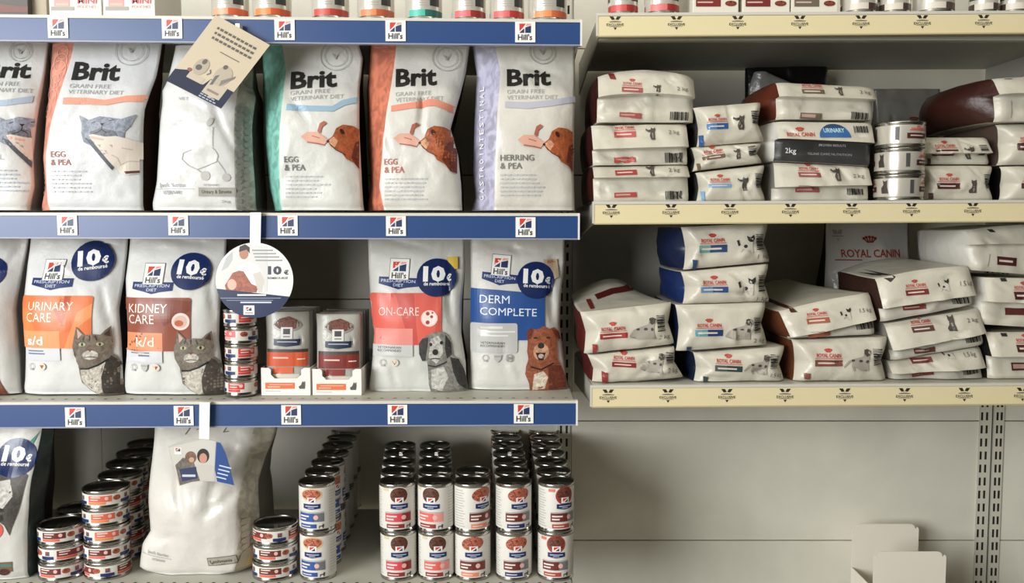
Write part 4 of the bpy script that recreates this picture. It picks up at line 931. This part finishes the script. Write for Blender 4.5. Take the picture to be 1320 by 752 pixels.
# hanging round sign and the fan-shaped one
cx, cy, r = 328, 361.5, 50
out = [(cx + r * math.sin(a) * 1.0, cy - r * .97 * math.cos(a)) for a in [2 * math.pi * k / 56 for k in range(56)]]
o, d = flat_sign('hanging_sign', 'round white and navy sign with a vet picture, hanging on a white strip', out, -.016, .0012, M('ecebe6', .3))
d.part('picture'); d.poly([(284, 340), (300, 322), (322, 315), (345, 318), (345, 376), (280, 376), (279, 360)], M('d9d9d6', .3)); d.poly([(292, 332), (300, 324), (300, 335), (294, 345), (285, 350)], M('b9bbbb', .3))
d.poly([(306, 345), (318, 338), (330, 340), (338, 352), (341, 377), (300, 377), (298, 360)], M('f0f0ee', .3)); d.ell(314.5, 327, 6, 7.5, M('b57f66'), 18); d.poly([(308, 325), (309, 318), (316, 315), (322, 319), (322, 327), (318, 322)], M('3a2a24')); d.poly([(300, 352), (308, 349), (314, 350), (324, 366), (333, 370), (331, 377), (292, 377), (290, 368)], M('a5614a', .4, 0, 'fur')); d.ell(299, 367, 6, 7, M('e0b5a4'), 14)
d.poly([(326, 353), (336, 350), (341, 362), (338, 377), (333, 377)], M('cfc9bf'))
d.part('colour_panel'); arc = [(x, y) for x, y in out if y > cy + 14 + (x - cx) * .08]; arc = sorted([(math.atan2(x - cx, -(y - cy)) % (2 * math.pi), (x, y)) for x, y in arc]); d.poly([(cx - 48.5, 377.5)] [:0] + [p for _, p in arc], M('1f2c50', .3))
d.part('lettering'); d.text('10', 345.5, 343, 363, 353.5, M('3d4252'), .05); d.text('€', 366, 348, 372, 354, M('3d4252'), .04); d.text('REMBOURSÉ', 345, 356.5, 371, 360, M('55585f'), .01)
for k in range(4): d.rect(325 + k * 1.5, 322 + k * 4.3, 352 + k * 4, 323.8 + k * 4.3, M('9c9c9a'))
d.rect(306, 379.5, 343, 381.5, WHITE); d.rect(284, 384, 362, 385, M('8d95ab')); d.rect(310, 389, 350, 391, M('c9cdd8')); d.rect(292, 387, 352, 387.8, M('8d95ab'))
d.part('logo'); d.rect(314, 394, 328, 406, WHITE); hill_mark(d, 321, 398.5, 7, 5); d.rect(316, 403, 326, 404.4, GREY); d.done()
b_ = MB(); a = [P(x, y, -.0145) for x, y in ((322.5, 274), (336.5, 274), (335.5, 325), (322, 325))]; b_.prism([(p.x, p.z) for p in a], -.0145, -.0137, M('f0efea', .35)); b_.build('hanging_strip', o)
b_ = MB(); b_.box(a[0].x, a[1].x, -.0137, -.001, a[0].z - .002, a[0].z - .0008, M('f0efea', .35)); b_.build('strip_clip', o)

fan = [(217, 576), (228, 571), (240, 567.5), (255, 566), (270, 567), (284, 571), (290, 583), (296, 602), (302, 627), (294, 624.5), (280, 621.5), (262, 620.5), (247, 622), (231, 627), (225, 605), (220, 590)]
o, d = flat_sign('hanging_sign', 'small fan-shaped sign with a woman and a dog, hanging before the cream bag', fan, -.016, .0012, M('b9b6ad', .35))
d.part('picture'); d.poly([(218, 577), (262, 566.5), (278, 569), (276, 620), (262, 620), (247, 621.5), (232, 626), (225, 605)], M('c9c6be', .35)); d.poly([(226, 600), (236, 590), (250, 596), (258, 620), (247, 621.5), (232, 626)], M('6e675f', .4, 0, 'fur')); d.ell(246, 590, 7.5, 8, M('7b5a48', .5, 0, 'fur'), 20); d.ell(247, 593, 3.4, 3.4, M('b99b86'), 12); d.ell(262, 588, 8, 9.5, M('26211f'), 20); d.ell(262, 591, 5, 6.5, M('c58f78'), 18); d.poly([(252, 600), (262, 598), (276, 601), (277, 619), (258, 620)], M('c4c0b6')); d.poly([(231, 605), (253, 602), (255, 617), (235, 621)], M('24355c')); d.rect(235, 612, 252, 615, M('c9ccd4'))
d.part('colour_panel'); d.poly([(279, 570), (284.5, 571.5), (290, 583), (296, 602), (301.5, 626), (294, 624), (280, 621), (277, 605)], M('274a8c', .35)); d.part('lettering'); d.rot(288, 608, 14)
for k in range(4): d.rect(281, 601 + k * 5, 297 - k, 602.5 + k * 5, M('c9d3e6'))
d.norot(); d.part('logo'); d.rect(225, 577, 234, 586, M('e4e2dc')); hill_mark(d, 229.5, 580, 6, 4.5); d.done()
b_ = MB(); a = [P(x, y, -.0145) for x, y in ((257, 519), (270.5, 519), (269.5, 572), (256.5, 572))]; b_.prism([(p.x, p.z) for p in a], -.0145, -.0137, M('f0efea', .35)); b_.build('hanging_strip', o)
b_ = MB(); b_.box(a[0].x, a[1].x, -.0137, -.001, a[0].z - .002, a[0].z - .0008, M('f0efea', .35)); b_.build('strip_clip', o)

# ---------------- lowest shelf bags ----------------
o, d = bag('pet_food_bag', 'big cream bag standing among the cans on the lowest shelf', [(180, 549), (184, 600), (188, 660), (190, 688), (180, 704), (177, 725), (176, 738), (195, 741)], [(347, 549), (340, 575), (330, 600), (323, 630), (325, 665), (327, 700), (324, 738), (300, 743)], .055, .15, S=[(318, 549), (312, 580), (308, 640), (309, 690), (302, 738), (280, 743)], strip='cdc7b6', side='8d877a', seed=97, sit=z4, film='dad6ce', amp=.006, bulge=.03, strip_side='R', stripd=.035, creases=((.25, .2, .4, .6, .010, .06), (.75, .15, .6, .6, .012, .07), (.02, .78, .3, .72, .005, .05), (.5, .6, .95, .4, .008, .07)))
d.part('lettering'); ln = M('6b6a66')
d.stroke([(238, 549), (226, 569)], 1.3, ln); d.stroke([(240, 563), (247, 560), (245, 567), (252, 566)], 1, ln); d.stroke([(274, 552), (282, 556), (276, 566), (283, 565)], 1.1, ln)
d.rot(196, 714, 10); d.text('Specific Nutrition', 190, 710, 218, 714, GREY); d.rect(182, 716, 222, 716.6, PALE); d.text('VETERINARY', 197, 719, 215, 722, GREY); d.norot()
d.part('flavour_panel'); d.rot(285, 722, -5); d.rect(269, 716, 306, 727.5, M('6c6960')); d.rect(270, 717, 305, 726.5, M('a9a496', .45)); d.part('lettering').text('Leishmania', 273, 719.5, 300, 724, INK, .01); d.norot()
d.part('stripe_pattern')
for k in range(16):
    for j in range(2): d.ell(313 + j * 8, 665 + k * 8.5 + j * 4, 3.6, 4.1, M('bdb6a3', .45), 6)
d.poly([(300, 738), (310, 714), (325, 704), (324, 738)], M('b5ab94', .45)); d.poly([(312, 734), (316, 720), (322, 714), (321, 734)], M('c9b979', .45)); d.done()

o, d = bag('pet_food_bag', 'bag with a navy sticker in the lower left corner, dark green side', [(-90, 552), (-92, 650), (-88, 749)], [(52, 552), (50, 580), (44, 620), (37, 660), (34, 749)], .03, .085, S=[(41, 552), (38, 580), (35, 620), (32, 680), (31, 749)], strip='33403c', side='22221f', seed=101, sit=z4, film='d2d0ca', strip_side='R', stripd=.045, amp=.005)
d.part('dog_picture'); d.poly([(-10, 612), (26, 612), (31, 616), (27, 640), (22, 662), (14, 690), (8, 676), (8, 650), (-10, 660)], M('4d4944', .5, 0, 'fur')); d.poly([(-6, 622), (10, 620), (16, 640), (6, 655), (-6, 650)], M('c9c5be', .5, 0, 'fur'))
d.part('colour_panel'); d.ell(-8, 682, 14.5, 13, M('dc5a4c', .4)); d.rect(-20, 724, 16, 737, M('7b5a46', .4)); d.rect(-20, 727, 16, 730, M('3f7f7b', .4)); d.ell(6, 737, 7, 4.5, M('4a2a20', .5, 0, 'food')); d.poly([(24, 578), (40, 560), (36, 566), (28, 586)], M('3f8f78', .4)); sticker(d, 13, 594, 25, 4); d.done()
# ---------------- right bay, middle shelf ----------------
def B4(x0, y0, x1, y1): return (x0, y0, x1, y1)
RB = '521a18'; OR = '5e361f'
# stack A: three packs, pale red bands
o, d = pack('top pack of the far-left stack on the middle cream-railed shelf, red corner flash', [(773, 95), (898, 97), (897, 156), (771, 156)], Y=.022, depth=.3, crease=(.48, .48), crown=9, side='3a1614', seed=1, lb=.012)
pack_print(d, (802, 112, 829, 119), 3, 'a2514c', pet=('cat', 848, 115, 13), code=(866, 143, 889, 153, 'h'), kg=(880, 115, '2 kg'), band2=(800, 143.5, 828, 149.5)); 
d2 = Dec(o, on_mesh(o, .022), 4.0); d2.part('corner_flash').poly([(785, 90), (792, 89), (796, 101), (788, 100)], DKRED); d2.done()
o, d = pack('middle pack of the far-left stack on the middle cream-railed shelf', [(764, 159.5), (889, 158), (889.5, 211), (766, 212)], Y=.02, crease=(.62, .58), side='3a1614', seed=2, lb=.012)
pack_print(d, (793, 168.5, 821, 176.5), -1, 'b8524c', pet=('cat', 841, 172, 17), code=(859, 196, 883, 208, 'h'), kg=(870, 170, '2 kg'), band2=(793, 201.5, 821, 208.5))
o, d = pack('bottom pack of the far-left stack on the middle cream-railed shelf', [(766, 214), (890.5, 212), (891, 261), (767, 261)], Y=.02, crease=(.32, .32), side='3a1614', seed=3, lb=.012, sit=y2_)
pack_print(d, (794, 219, 822, 226), -2, 'a8413d', pet=('cat', 841, 220, 15), code=(860, 246, 882, 256, 'h'), kg=(870, 219.5, '2 kg'), band2=(793, 248.5, 822, 255), logo=False)
# stack B
o, d = pack('tilted top pack with a blue band, second stack on the middle cream-railed shelf', [(897, 137), (985, 130), (989, 181), (901.5, 188)], Y=.02, side='3b3b3a', seed=4, lb=.006)
pack_print(d, (912, 159, 939, 166.5), -3, '2c5a96', '4f86c0', pet=('cat', 954, 157.5, 18), code=(969, 143, 979, 160, 'v'), stripe=(904.5, 174, 908.5, 187))
o, d = pack('thin middle pack with a brown band, second stack on the middle cream-railed shelf', [(894, 189), (986, 183), (986.5, 209), (896, 220)], Y=.022, side='3b3b3a', seed=5, lb=.004)
pack_print(d, (907, 200, 935, 205), -8, '6f5a48', pet=('cat', 951, 198, 12), code=(965, 189, 975, 201, 'v'), stripe=(901, 211, 904, 218))
o, d = pack('bottom pack with a light blue band, second stack on the middle cream-railed shelf', [(900, 222), (990, 212), (991, 261), (900, 262)], Y=.02, side='3b3b3a', seed=6, lb=.004, sit=y2_)
pack_print(d, (915, 237, 943, 242), -1, '7ba3c6', pet=('cat', 959, 237, 18), code=(974, 224, 984, 242, 'v'), stripe=(906.5, 247, 910.5, 260))
# stack C
o, d = pack('crumpled top pack above the dark-sleeved one, brown side showing', [(1007, 103), (1135, 110), (1132, 153), (1006, 152)], Y=.025, crease=(.42, .42), side='5a2a1c', seed=7, lb=.03, amp=.005)
pack_print(d, (1036.5, 114, 1065, 120.5), 2, '6c604c', pet=('cat', 1085, 117, 13), code=(1101, 144, 1124, 152, 'h'), kg=(1117, 119, '2 kg'), band2=(1035, 144, 1063, 151))
o, d = pack('pack with a dark grey lower half and a blue dome emblem, 2 kg', [(1007, 154.5), (1132.5, 156.5), (1128, 213), (1003, 206)], Y=.018, crease=(.46, .49), side='c9c7c0', depth=.27, lower='3a3a39', seed=8, lb=.035, amp=.002)
d.part('logo'); crown_logo(d, 1033.5, 176, 36); d.part('dome_emblem')
pts = [(1078 + 20.5 * math.cos(a), 177.5 - 18.5 * math.sin(a)) for a in [math.pi * k / 20 for k in range(21)]]; d.poly(pts, M('2b63a3', .38)); d.part('emblem_cap').poly([(1078 + 20.5 * math.cos(a), 177.5 - 18.5 * math.sin(a)) for a in [math.pi * (.24 + .52 * k / 12) for k in range(13)]], M('1f3f66', .38))
d.part('lettering'); d.text('URINARY', 1064, 165, 1091, 171, M('b7dde0'), .02); d.part('barcode'); d.bars(1104, 162, 1123, 171, INK, True, 4)
d.part('lettering'); d.rot(1060, 195, 2); d.text('2kg', 1016, 191, 1030, 198, M('d9d8d3'), .01); d.text('PROVEN RESULTS', 1060, 184.5, 1095, 187.5, M('c4c3be'), .0); d.text('FELINE CARE NUTRITION', 1045, 196.5, 1102, 199.5, M('9c9b97'), .0); d.norot(); d.done()
o, d = pack('bottom pack with a dusty red band under the dark-sleeved pack', [(1003.8, 208), (1128.5, 214), (1126, 261), (999, 261)], Y=.022, crease=(.63, .52), side='8d8a82', seed=9, lb=.004, sit=y2_)
pack_print(d, (1031.5, 222, 1060.5, 228.5), 1, '96514f', pet=('cat', 1081, 225, 18), code=(1097, 243, 1118, 251, 'h'), kg=(1110, 227, '2 kg'), band2=(1029, 240, 1059, 247.5))
# three silver cans
def rc_ink(d):
    for k in range(2):
        o = k * 100 + 6
        d.part('logo'); d.rect(o - 10, 21, o + 14, 22, RED); d.rect(o - 8, 22.6, o + 12, 24.2, M('c9635a')); d.ell(o + 2, 26, 3, 1.4, M('c9635a'), 8)
        d.part('colour_band').rect(o - 13, 11, o + 17, 18, M('4a2320', .4)); d.part('small_print'); d.rect(o - 9, 14, o + 10, 15.6, M('c9b8ae')); d.rect(o - 27, 9, o - 22, 26, M('4a4a49'))
        d.part('animal_picture').poly([(o + 27, 9), (o + 26, 16), (o + 29, 20), (o + 28, 26), (o + 31, 24), (o + 34, 26), (o + 34, 18), (o + 36, 9)], M('3f3831', .5))
silvery = M('dcd6c9', .24, .45, 'metal')
rRC = 61 / 2 * (D + .065) / F; hRC = .0505
pRC = can_proto(rRC, hRC, rc_ink, silvery)
yC = .002 + rRC
for k, (rt, nm) in enumerate(((.75, 'bottom'), (.55, 'middle'), (.1, 'top'))):
    place_can(pRC, P(1159.5, 200, yC).x, yC, y2_(P(1159, 200, yC).x) + .001 + k * (hRC + .0004), f'{nm} silver can of the stack of three on the middle cream-railed shelf', rt, 'silver cans on the middle right shelf')
# stack E
o, d = pack('upper pack of the two-high stack right of the three silver cans', [(1193, 175.5), (1283, 175.5), (1284.5, 211), (1194, 211)], Y=.05, crease=(.62, .6), side='6b675f', seed=10, rightin=.03, depth=.24, lb=.002)
pack_print(d, (1208, 193, 1236.5, 200), -1, '4a2824', pet=('cat', 1253, 197, 16), code=(1266, 187, 1276, 200, 'v'), stripe=(1201, 204, 1205, 211))
o, d = pack('lower pack of the two-high stack right of the three silver cans', [(1194, 213), (1288, 213), (1288, 261), (1194, 261)], Y=.048, side='6b675f', seed=11, rightin=.03, depth=.24, lb=.002, sit=y2_)
pack_print(d, (1209.5, 236, 1238.5, 243.5), 0, '4a2824', pet=('sitcat', 1255, 240, 17), code=(1270, 225, 1280, 243, 'v'), stripe=(1201, 249, 1205, 259))
# stack F at the frame edge
o, d = pack('top pack at the right frame edge of the middle shelf, dark brown side', [(1292, 98), (1412, 92), (1412, 154), (1292, 155)], Y=.02, depth=.32, crease=(.4, .4), side='3a1b16', seed=12, lb=.07)
d.part('corner_flash').rect(1303.5, 92, 1313, 100, INK); d.stroke([(1311, 128), (1311, 150)], .8, GREY); d.done()
o, d = pack('middle pack at the right frame edge of the middle shelf', [(1293, 159), (1412, 158), (1412, 211), (1294, 212)], Y=.052, side='5a4a42', seed=14, lb=.003, depth=.25)
pack_print(d, (1314, 184, 1344, 194), 0, '4a2824', logo=True, stripe=None); 
o, d = pack('bottom pack at the right frame edge of the middle shelf', [(1298, 214), (1412, 213), (1412, 261), (1295, 261)], Y=.052, side='15130f', seed=15, lb=.002, depth=.25, sit=y2_)
pack_print(d, (1318, 236, 1348, 243), 0, '4a2824')
# things at the back of the middle shelf
o, d = bag('bin_liner_bag', 'glossy black bag standing at the back of the middle right shelf', [(964, 60), (964, 100), (967, 180), (962, 262)], [(1073, 60), (1070, 90), (1066, 150), (1072, 262)], .43, .03, seed=110, film='191917', sit=y2_, rough=.18, amp=.008)
d.done()
o, d = bag('clear_bag', 'crumpled grey translucent bag in front of the black bag', [(974, 92), (967, 112), (968, 200), (966, 262)], [(990, 92), (1024, 106), (1040, 120), (1060, 262)], .375, .015, seed=111, film='8c8c86', sit=y2_, rough=.2, amp=.008); d.done()
o, d = bag('food_bag', 'grey bag with a small dark red crown standing behind the silver cans', [(1134, 112), (1136, 140), (1134, 190), (1132, 262)], [(1220, 116), (1216, 150), (1222, 200), (1226, 262)], .39, .06, seed=112, film='86837a', sit=y2_, rough=.3, amp=.007)
d.part('logo'); crown_logo(d, 1180, 163, 36, M('6b2722', .5)); d.rect(1166, 166, 1196, 168, M('6b2722', .5)); d.done()

# ---------------- right bay, lowest shelf ----------------
o, d = pack('upper pack of the far-left stack on the lowest cream-railed shelf, dark red side', [(749, 404), (868, 391), (872, 445), (754, 458)], Y=.022, side=RB, seed=16, lb=.012, rise=.042, depth=.3, rightin=.05)
pack_print(d, (773.5, 430, 809, 437), -4, '9a322e', pet=('pointer', 834, 424, 27), code=(847, 407, 857, 427, 'v'), kg=(856.5, 434, '2 kg'), stripe=(764.5, 444, 770, 455))
d2 = Dec(o, on_mesh(o, .022), 4.0); d2.part('top_stripe').poly([(776, 388), (800, 380), (828, 376), (853, 375), (854, 380), (828, 382), (801, 386), (778, 393)], M('5b1a18', .45)); d2.part('corner_flash').poly([(763, 394), (769, 393), (770, 401), (764, 402)], DKRED); d2.done()
o, d = pack('lower pack of the far-left stack on the lowest cream-railed shelf, dark red side', [(759, 460), (872, 449), (884, 489), (764, 498)], Y=.02, side=RB, seed=17, lb=.012, sit=y3_, amp=.006, rightin=.04)
pack_print(d, (789, 468, 820, 474), 3, '8c2b29', pet=('pointer', 846, 469, 24), code=(859, 456, 869, 469, 'v'), kg=(867, 478, '2 kg'), stripe=(777, 480, 783, 493))
NB = '0f1c3c'
o, d = pack('top pack of the four-high stack with navy sides, terrier print', [(881, 293), (994, 287), (996.5, 338), (884, 348.5)], Y=.03, side=NB, seed=18, lb=.035)
pack_print(d, (902, 316, 937.5, 325.5), -2, '29476e', '6fa098', pet=('terrier', 961, 315, 23), code=(975, 302, 985.5, 322, 'v'), kg=(985, 330, '1 kg'), stripe=(894, 335, 899.5, 347))
o, d = pack('second pack from top of the four-high stack with navy sides, terrier print', [(881, 351.5), (995, 341), (996, 390), (883, 393)], Y=.025, side='14295a', seed=19, lb=.022)
pack_print(d, (904, 370, 938.5, 377.5), -1, '2b4f80', '5e86ad', pet=('terrier', 962, 369, 23), code=(977, 355, 987, 376, 'v'), kg=(984, 385, '1 kg'))
o, d = pack('third pack from top of the four-high stack, dark blue band and standing dog', [(873.5, 394.5), (991.5, 391), (993, 446), (874, 454.5)], Y=.02, side=NB, seed=20, lb=.012)
pack_print(d, (897, 425.5, 932.5, 434), -1, '22386b', '5fa0a8', pet=('pointer', 958, 425, 26), code=(972, 410, 981.5, 430, 'v'), kg=(979, 439, '2 kg'), stripe=(886, 447, 892, 456))
o, d = pack('bottom pack of the four-high stack, dark green band and standing dog', [(897, 457), (1016, 448), (1015.5, 497), (896, 498)], Y=.02, side='131f33', seed=22, lb=.018, sit=y3_)
pack_print(d, (922, 472, 957, 479.5), 2, '2f4340', '4f5a57', pet=('pointer', 981, 471, 25), code=(993, 458, 1003, 477, 'v'), kg=(1001, 484, '1.5 kg'), stripe=(908, 486, 913.5, 496))
o, d = pack('tilted upper pack with a flap, red-brown side, centre of the lowest cream-railed shelf', [(1011, 404), (1129, 379), (1135, 433), (1022, 438)], Y=.025, crease=(.93, .62), side=OR, seed=24, lb=.03, rightin=.07, rise=.022, crown=3, lower='c6c1b2', depth=.34)
pack_print(d, (1043, 411, 1071, 418), -6, 'a0583f', pet=('terrier', 1093, 406, 15), code=(1109, 417, 1131, 426, 'h'), kg=(1118, 401, '1.5 kg'), band2=(1046, 429.5, 1073, 436.5))
d2 = Dec(o, on_mesh(o, .025), 4.0); d2.part('corner_flash').poly([(1009, 386), (1018, 388), (1033, 404), (1025, 405)], M('4a2a1e')); d2.done()
o, d = pack('lower pack with folded-in ends, centre of the lowest cream-railed shelf', [(1026, 440.5), (1150.5, 436), (1148.5, 497), (1026, 497)], Y=.02, side=OR, seed=25, lb=.016, sit=y3_)
pack_print(d, (1050.5, 464.5, 1086.5, 472.5), 0, '7d4a3c', pet=('pointer', 1111, 465, 27), code=(1126, 451, 1138, 471, 'v'), stripe=(1038, 482, 1045, 493))
DB = '241512'
o, d = pack('big top pack with drooping flap and brown side, third stack of the lowest right shelf', [(1138, 361), (1259, 344), (1263, 394), (1143, 417)], Y=.02, crease=(.68, .74), side='35201a', seed=26, lb=.02, rise=.014, crown=4, lower='c9c4b6', depth=.24, amp=.004)
pack_print(d, (1170, 374, 1199.5, 381), -5, '7a322c', pet=('terrier', 1220, 369, 16), code=(1235, 386, 1257, 393, 'h'), kg=(1248, 366, '1.5 kg'), band2=(1170, 396, 1199, 402))
d2 = Dec(o, on_mesh(o, .02), 4.0); d2.part('corner_flash').poly([(1131, 347), (1139, 344), (1161, 358), (1153, 365)], M('2a211e')); d2.done()
o, d = pack('middle pack with a tilted flap and barcode strip, third stack of the lowest right shelf', [(1149, 420), (1271.5, 399), (1277.5, 446), (1156, 467)], Y=.025, crease=(.7, .66), side='8b877d', seed=27, depth=.25, lb=.006, lower='c4c0b2')
pack_print(d, (1180, 422, 1208.5, 429), -6, '5b3a34', pet=('sitcat', 1231, 418, 20), code=(1250, 434, 1270, 443, 'h'), kg=(1257, 414, '2 kg'), band2=(1183, 452, 1211, 458))
o, d = pack('bottom pack with a shiny crumpled left end, third stack of the lowest right shelf', [(1153, 469), (1273.5, 449), (1276.5, 497), (1153, 497)], Y=.03, crease=(.5, .55), side='a8a49a', seed=28, depth=.25, lb=.006, sit=y3_, lower='c2bdae', amp=.007)
pack_print(d, (1181, 464, 1208, 470), -6, '7a3a34', pet=('terrier', 1229, 459, 14), code=(1247, 477, 1269, 485, 'h'), kg=(1255, 459, '1.5 kg'), band2=(1181, 485, 1210, 489), logo=False)
# stack K
o, d = pack('crumpled top pack at the right frame edge of the lowest cream-railed shelf', [(1256, 297), (1372, 290), (1372, 358), (1259, 349)], Y=.03, crease=(.36, .4), side='cfccc2', seed=29, lb=.022, depth=.24, amp=.007, crown=3)
pack_print(d, (1291, 332, 1318, 343), 5, '4a2420', logo=False); d2 = Dec(o, on_mesh(o, .03), 4.0); d2.part('corner_flash').poly([(1279, 293), (1285, 292), (1291, 300), (1284, 300)], INK); d2.stroke([(1283, 328), (1278, 344)], .9, GREY); d2.done()
o, d = pack('middle pack at the right frame edge of the lowest cream-railed shelf, white side', [(1280, 359), (1392, 361), (1392, 427), (1274, 420)], Y=.025, crease=(.5, .5), side='dedbd2', seed=30, lb=.012, amp=.006)
pack_print(d, (1311, 377, 1341, 387), 0, '4a2420'); d2 = Dec(o, on_mesh(o, .025), 4.0); d2.part('corner_flash').rect(1298, 358.5, 1306, 364, INK); d2.part('colour_band').rect(1305, 399, 1335, 408, M('5b2a26')); d2.done()
o, d = pack('bottom pack at the right frame edge of the lowest cream-railed shelf', [(1282, 431), (1392, 430), (1392, 497), (1282.5, 497)], Y=.025, crease=(.45, .45), side='1b1a17', seed=31, lb=.004, sit=y3_)
pack_print(d, (1314, 446, 1344, 455), 0, '4a2420', band2=(1311, 470, 1341, 480)); d2 = Dec(o, on_mesh(o, .025), 4.0); d2.part('corner_flash').rect(1299, 430.5, 1307, 436, INK); d2.done()
# big standing bag behind
o, d = bag('food_bag', 'big grey-white bag with red lettering standing behind the packs, lowest right shelf', [(1072, 282), (1070, 330), (1066, 370), (1060, 480)], [(1181, 282), (1179, 330), (1180, 400), (1182, 480)], .345, .07, seed=120, film='bdbab1', sit=y3_, rough=.22, amp=.006, side='17130f')
d.part('logo'); d.text('ROYAL CANIN', 1088, 322, 1164, 332, M('9a352c', .4), .02); crown_logo(d, 1125, 325, 58, M('7d2b24', .4), False); d.rect(1080, 335, 1112, 336.3, M('7d2b24'))
d.part('printed_mark'); d.poly([(1079, 296), (1085, 297), (1086, 302), (1081, 302)], GREY); d.poly([(1092, 296), (1087, 297), (1086, 302), (1091, 302)], GREY); d.rect(1079, 304, 1093, 305.5, GREY); d.poly([(1084, 308), (1088, 308), (1086, 311)], GREY); d.done()

# ---------------- white cartons on the base shelf ----------------
def open_carton(label, x0, x1, ytop, Y, dep, notch):
    A, B = P(x0, 800, Y), P(x1, 800, Y); k = (Y + D) / F; zt = P(x0, ytop, Y).z; wm = M('f2eadb', .55)
    zbs = zb + .0008
    o = empty('display_carton', ((A.x + B.x) / 2, Y + dep / 2, zbs), label, 'carton', None)
    def prof(a, b, top, r):
        pts = [(a, zbs), (b, zbs), (b, top - .012), (b - .004, top - .008), (b - .007, top - .012)]
        for q in range(6):
            t = q / 5 * math.pi / 2; pts.append((b - .009 - r + r * math.cos(t), top - r + r * math.sin(t)))
        for q in range(6):
            t = math.pi / 2 + q / 5 * math.pi / 2; pts.append((a + .009 + r + r * math.cos(t), top - r + r * math.sin(t)))
        return pts + [(a + .007, top - .012), (a + .004, top - .008), (a, top - .012)]
    m_ = MB(); m_.prism(prof(A.x, B.x, zt, .012), Y + dep, Y + dep + .002, wm); m_.build('back_panel', o)
    m_ = MB(); m_.prism(prof(A.x, B.x, zt - .10, .012), Y, Y + .002, wm); m_.build('front_panel', o)
    for x in (A.x, B.x - .002):
        m_ = MB(); m_.box(x, x + .002, Y + .002, Y + dep, zbs, zt - .11, wm); m_.build('side_panel', o)
    m_ = MB(); m_.box(A.x + .002, B.x - .002, Y + .002, Y + dep, zbs, zbs + .002, wm); m_.build('base_panel', o)
open_carton('taller white cardboard carton against the bare grey wall, lower right', 1121, 1211, 697.5, .33, .12, 0)
open_carton('front white cardboard carton cut off by the lower frame edge, right side', 1148, 1246, 732.5, .20, .1, 0)
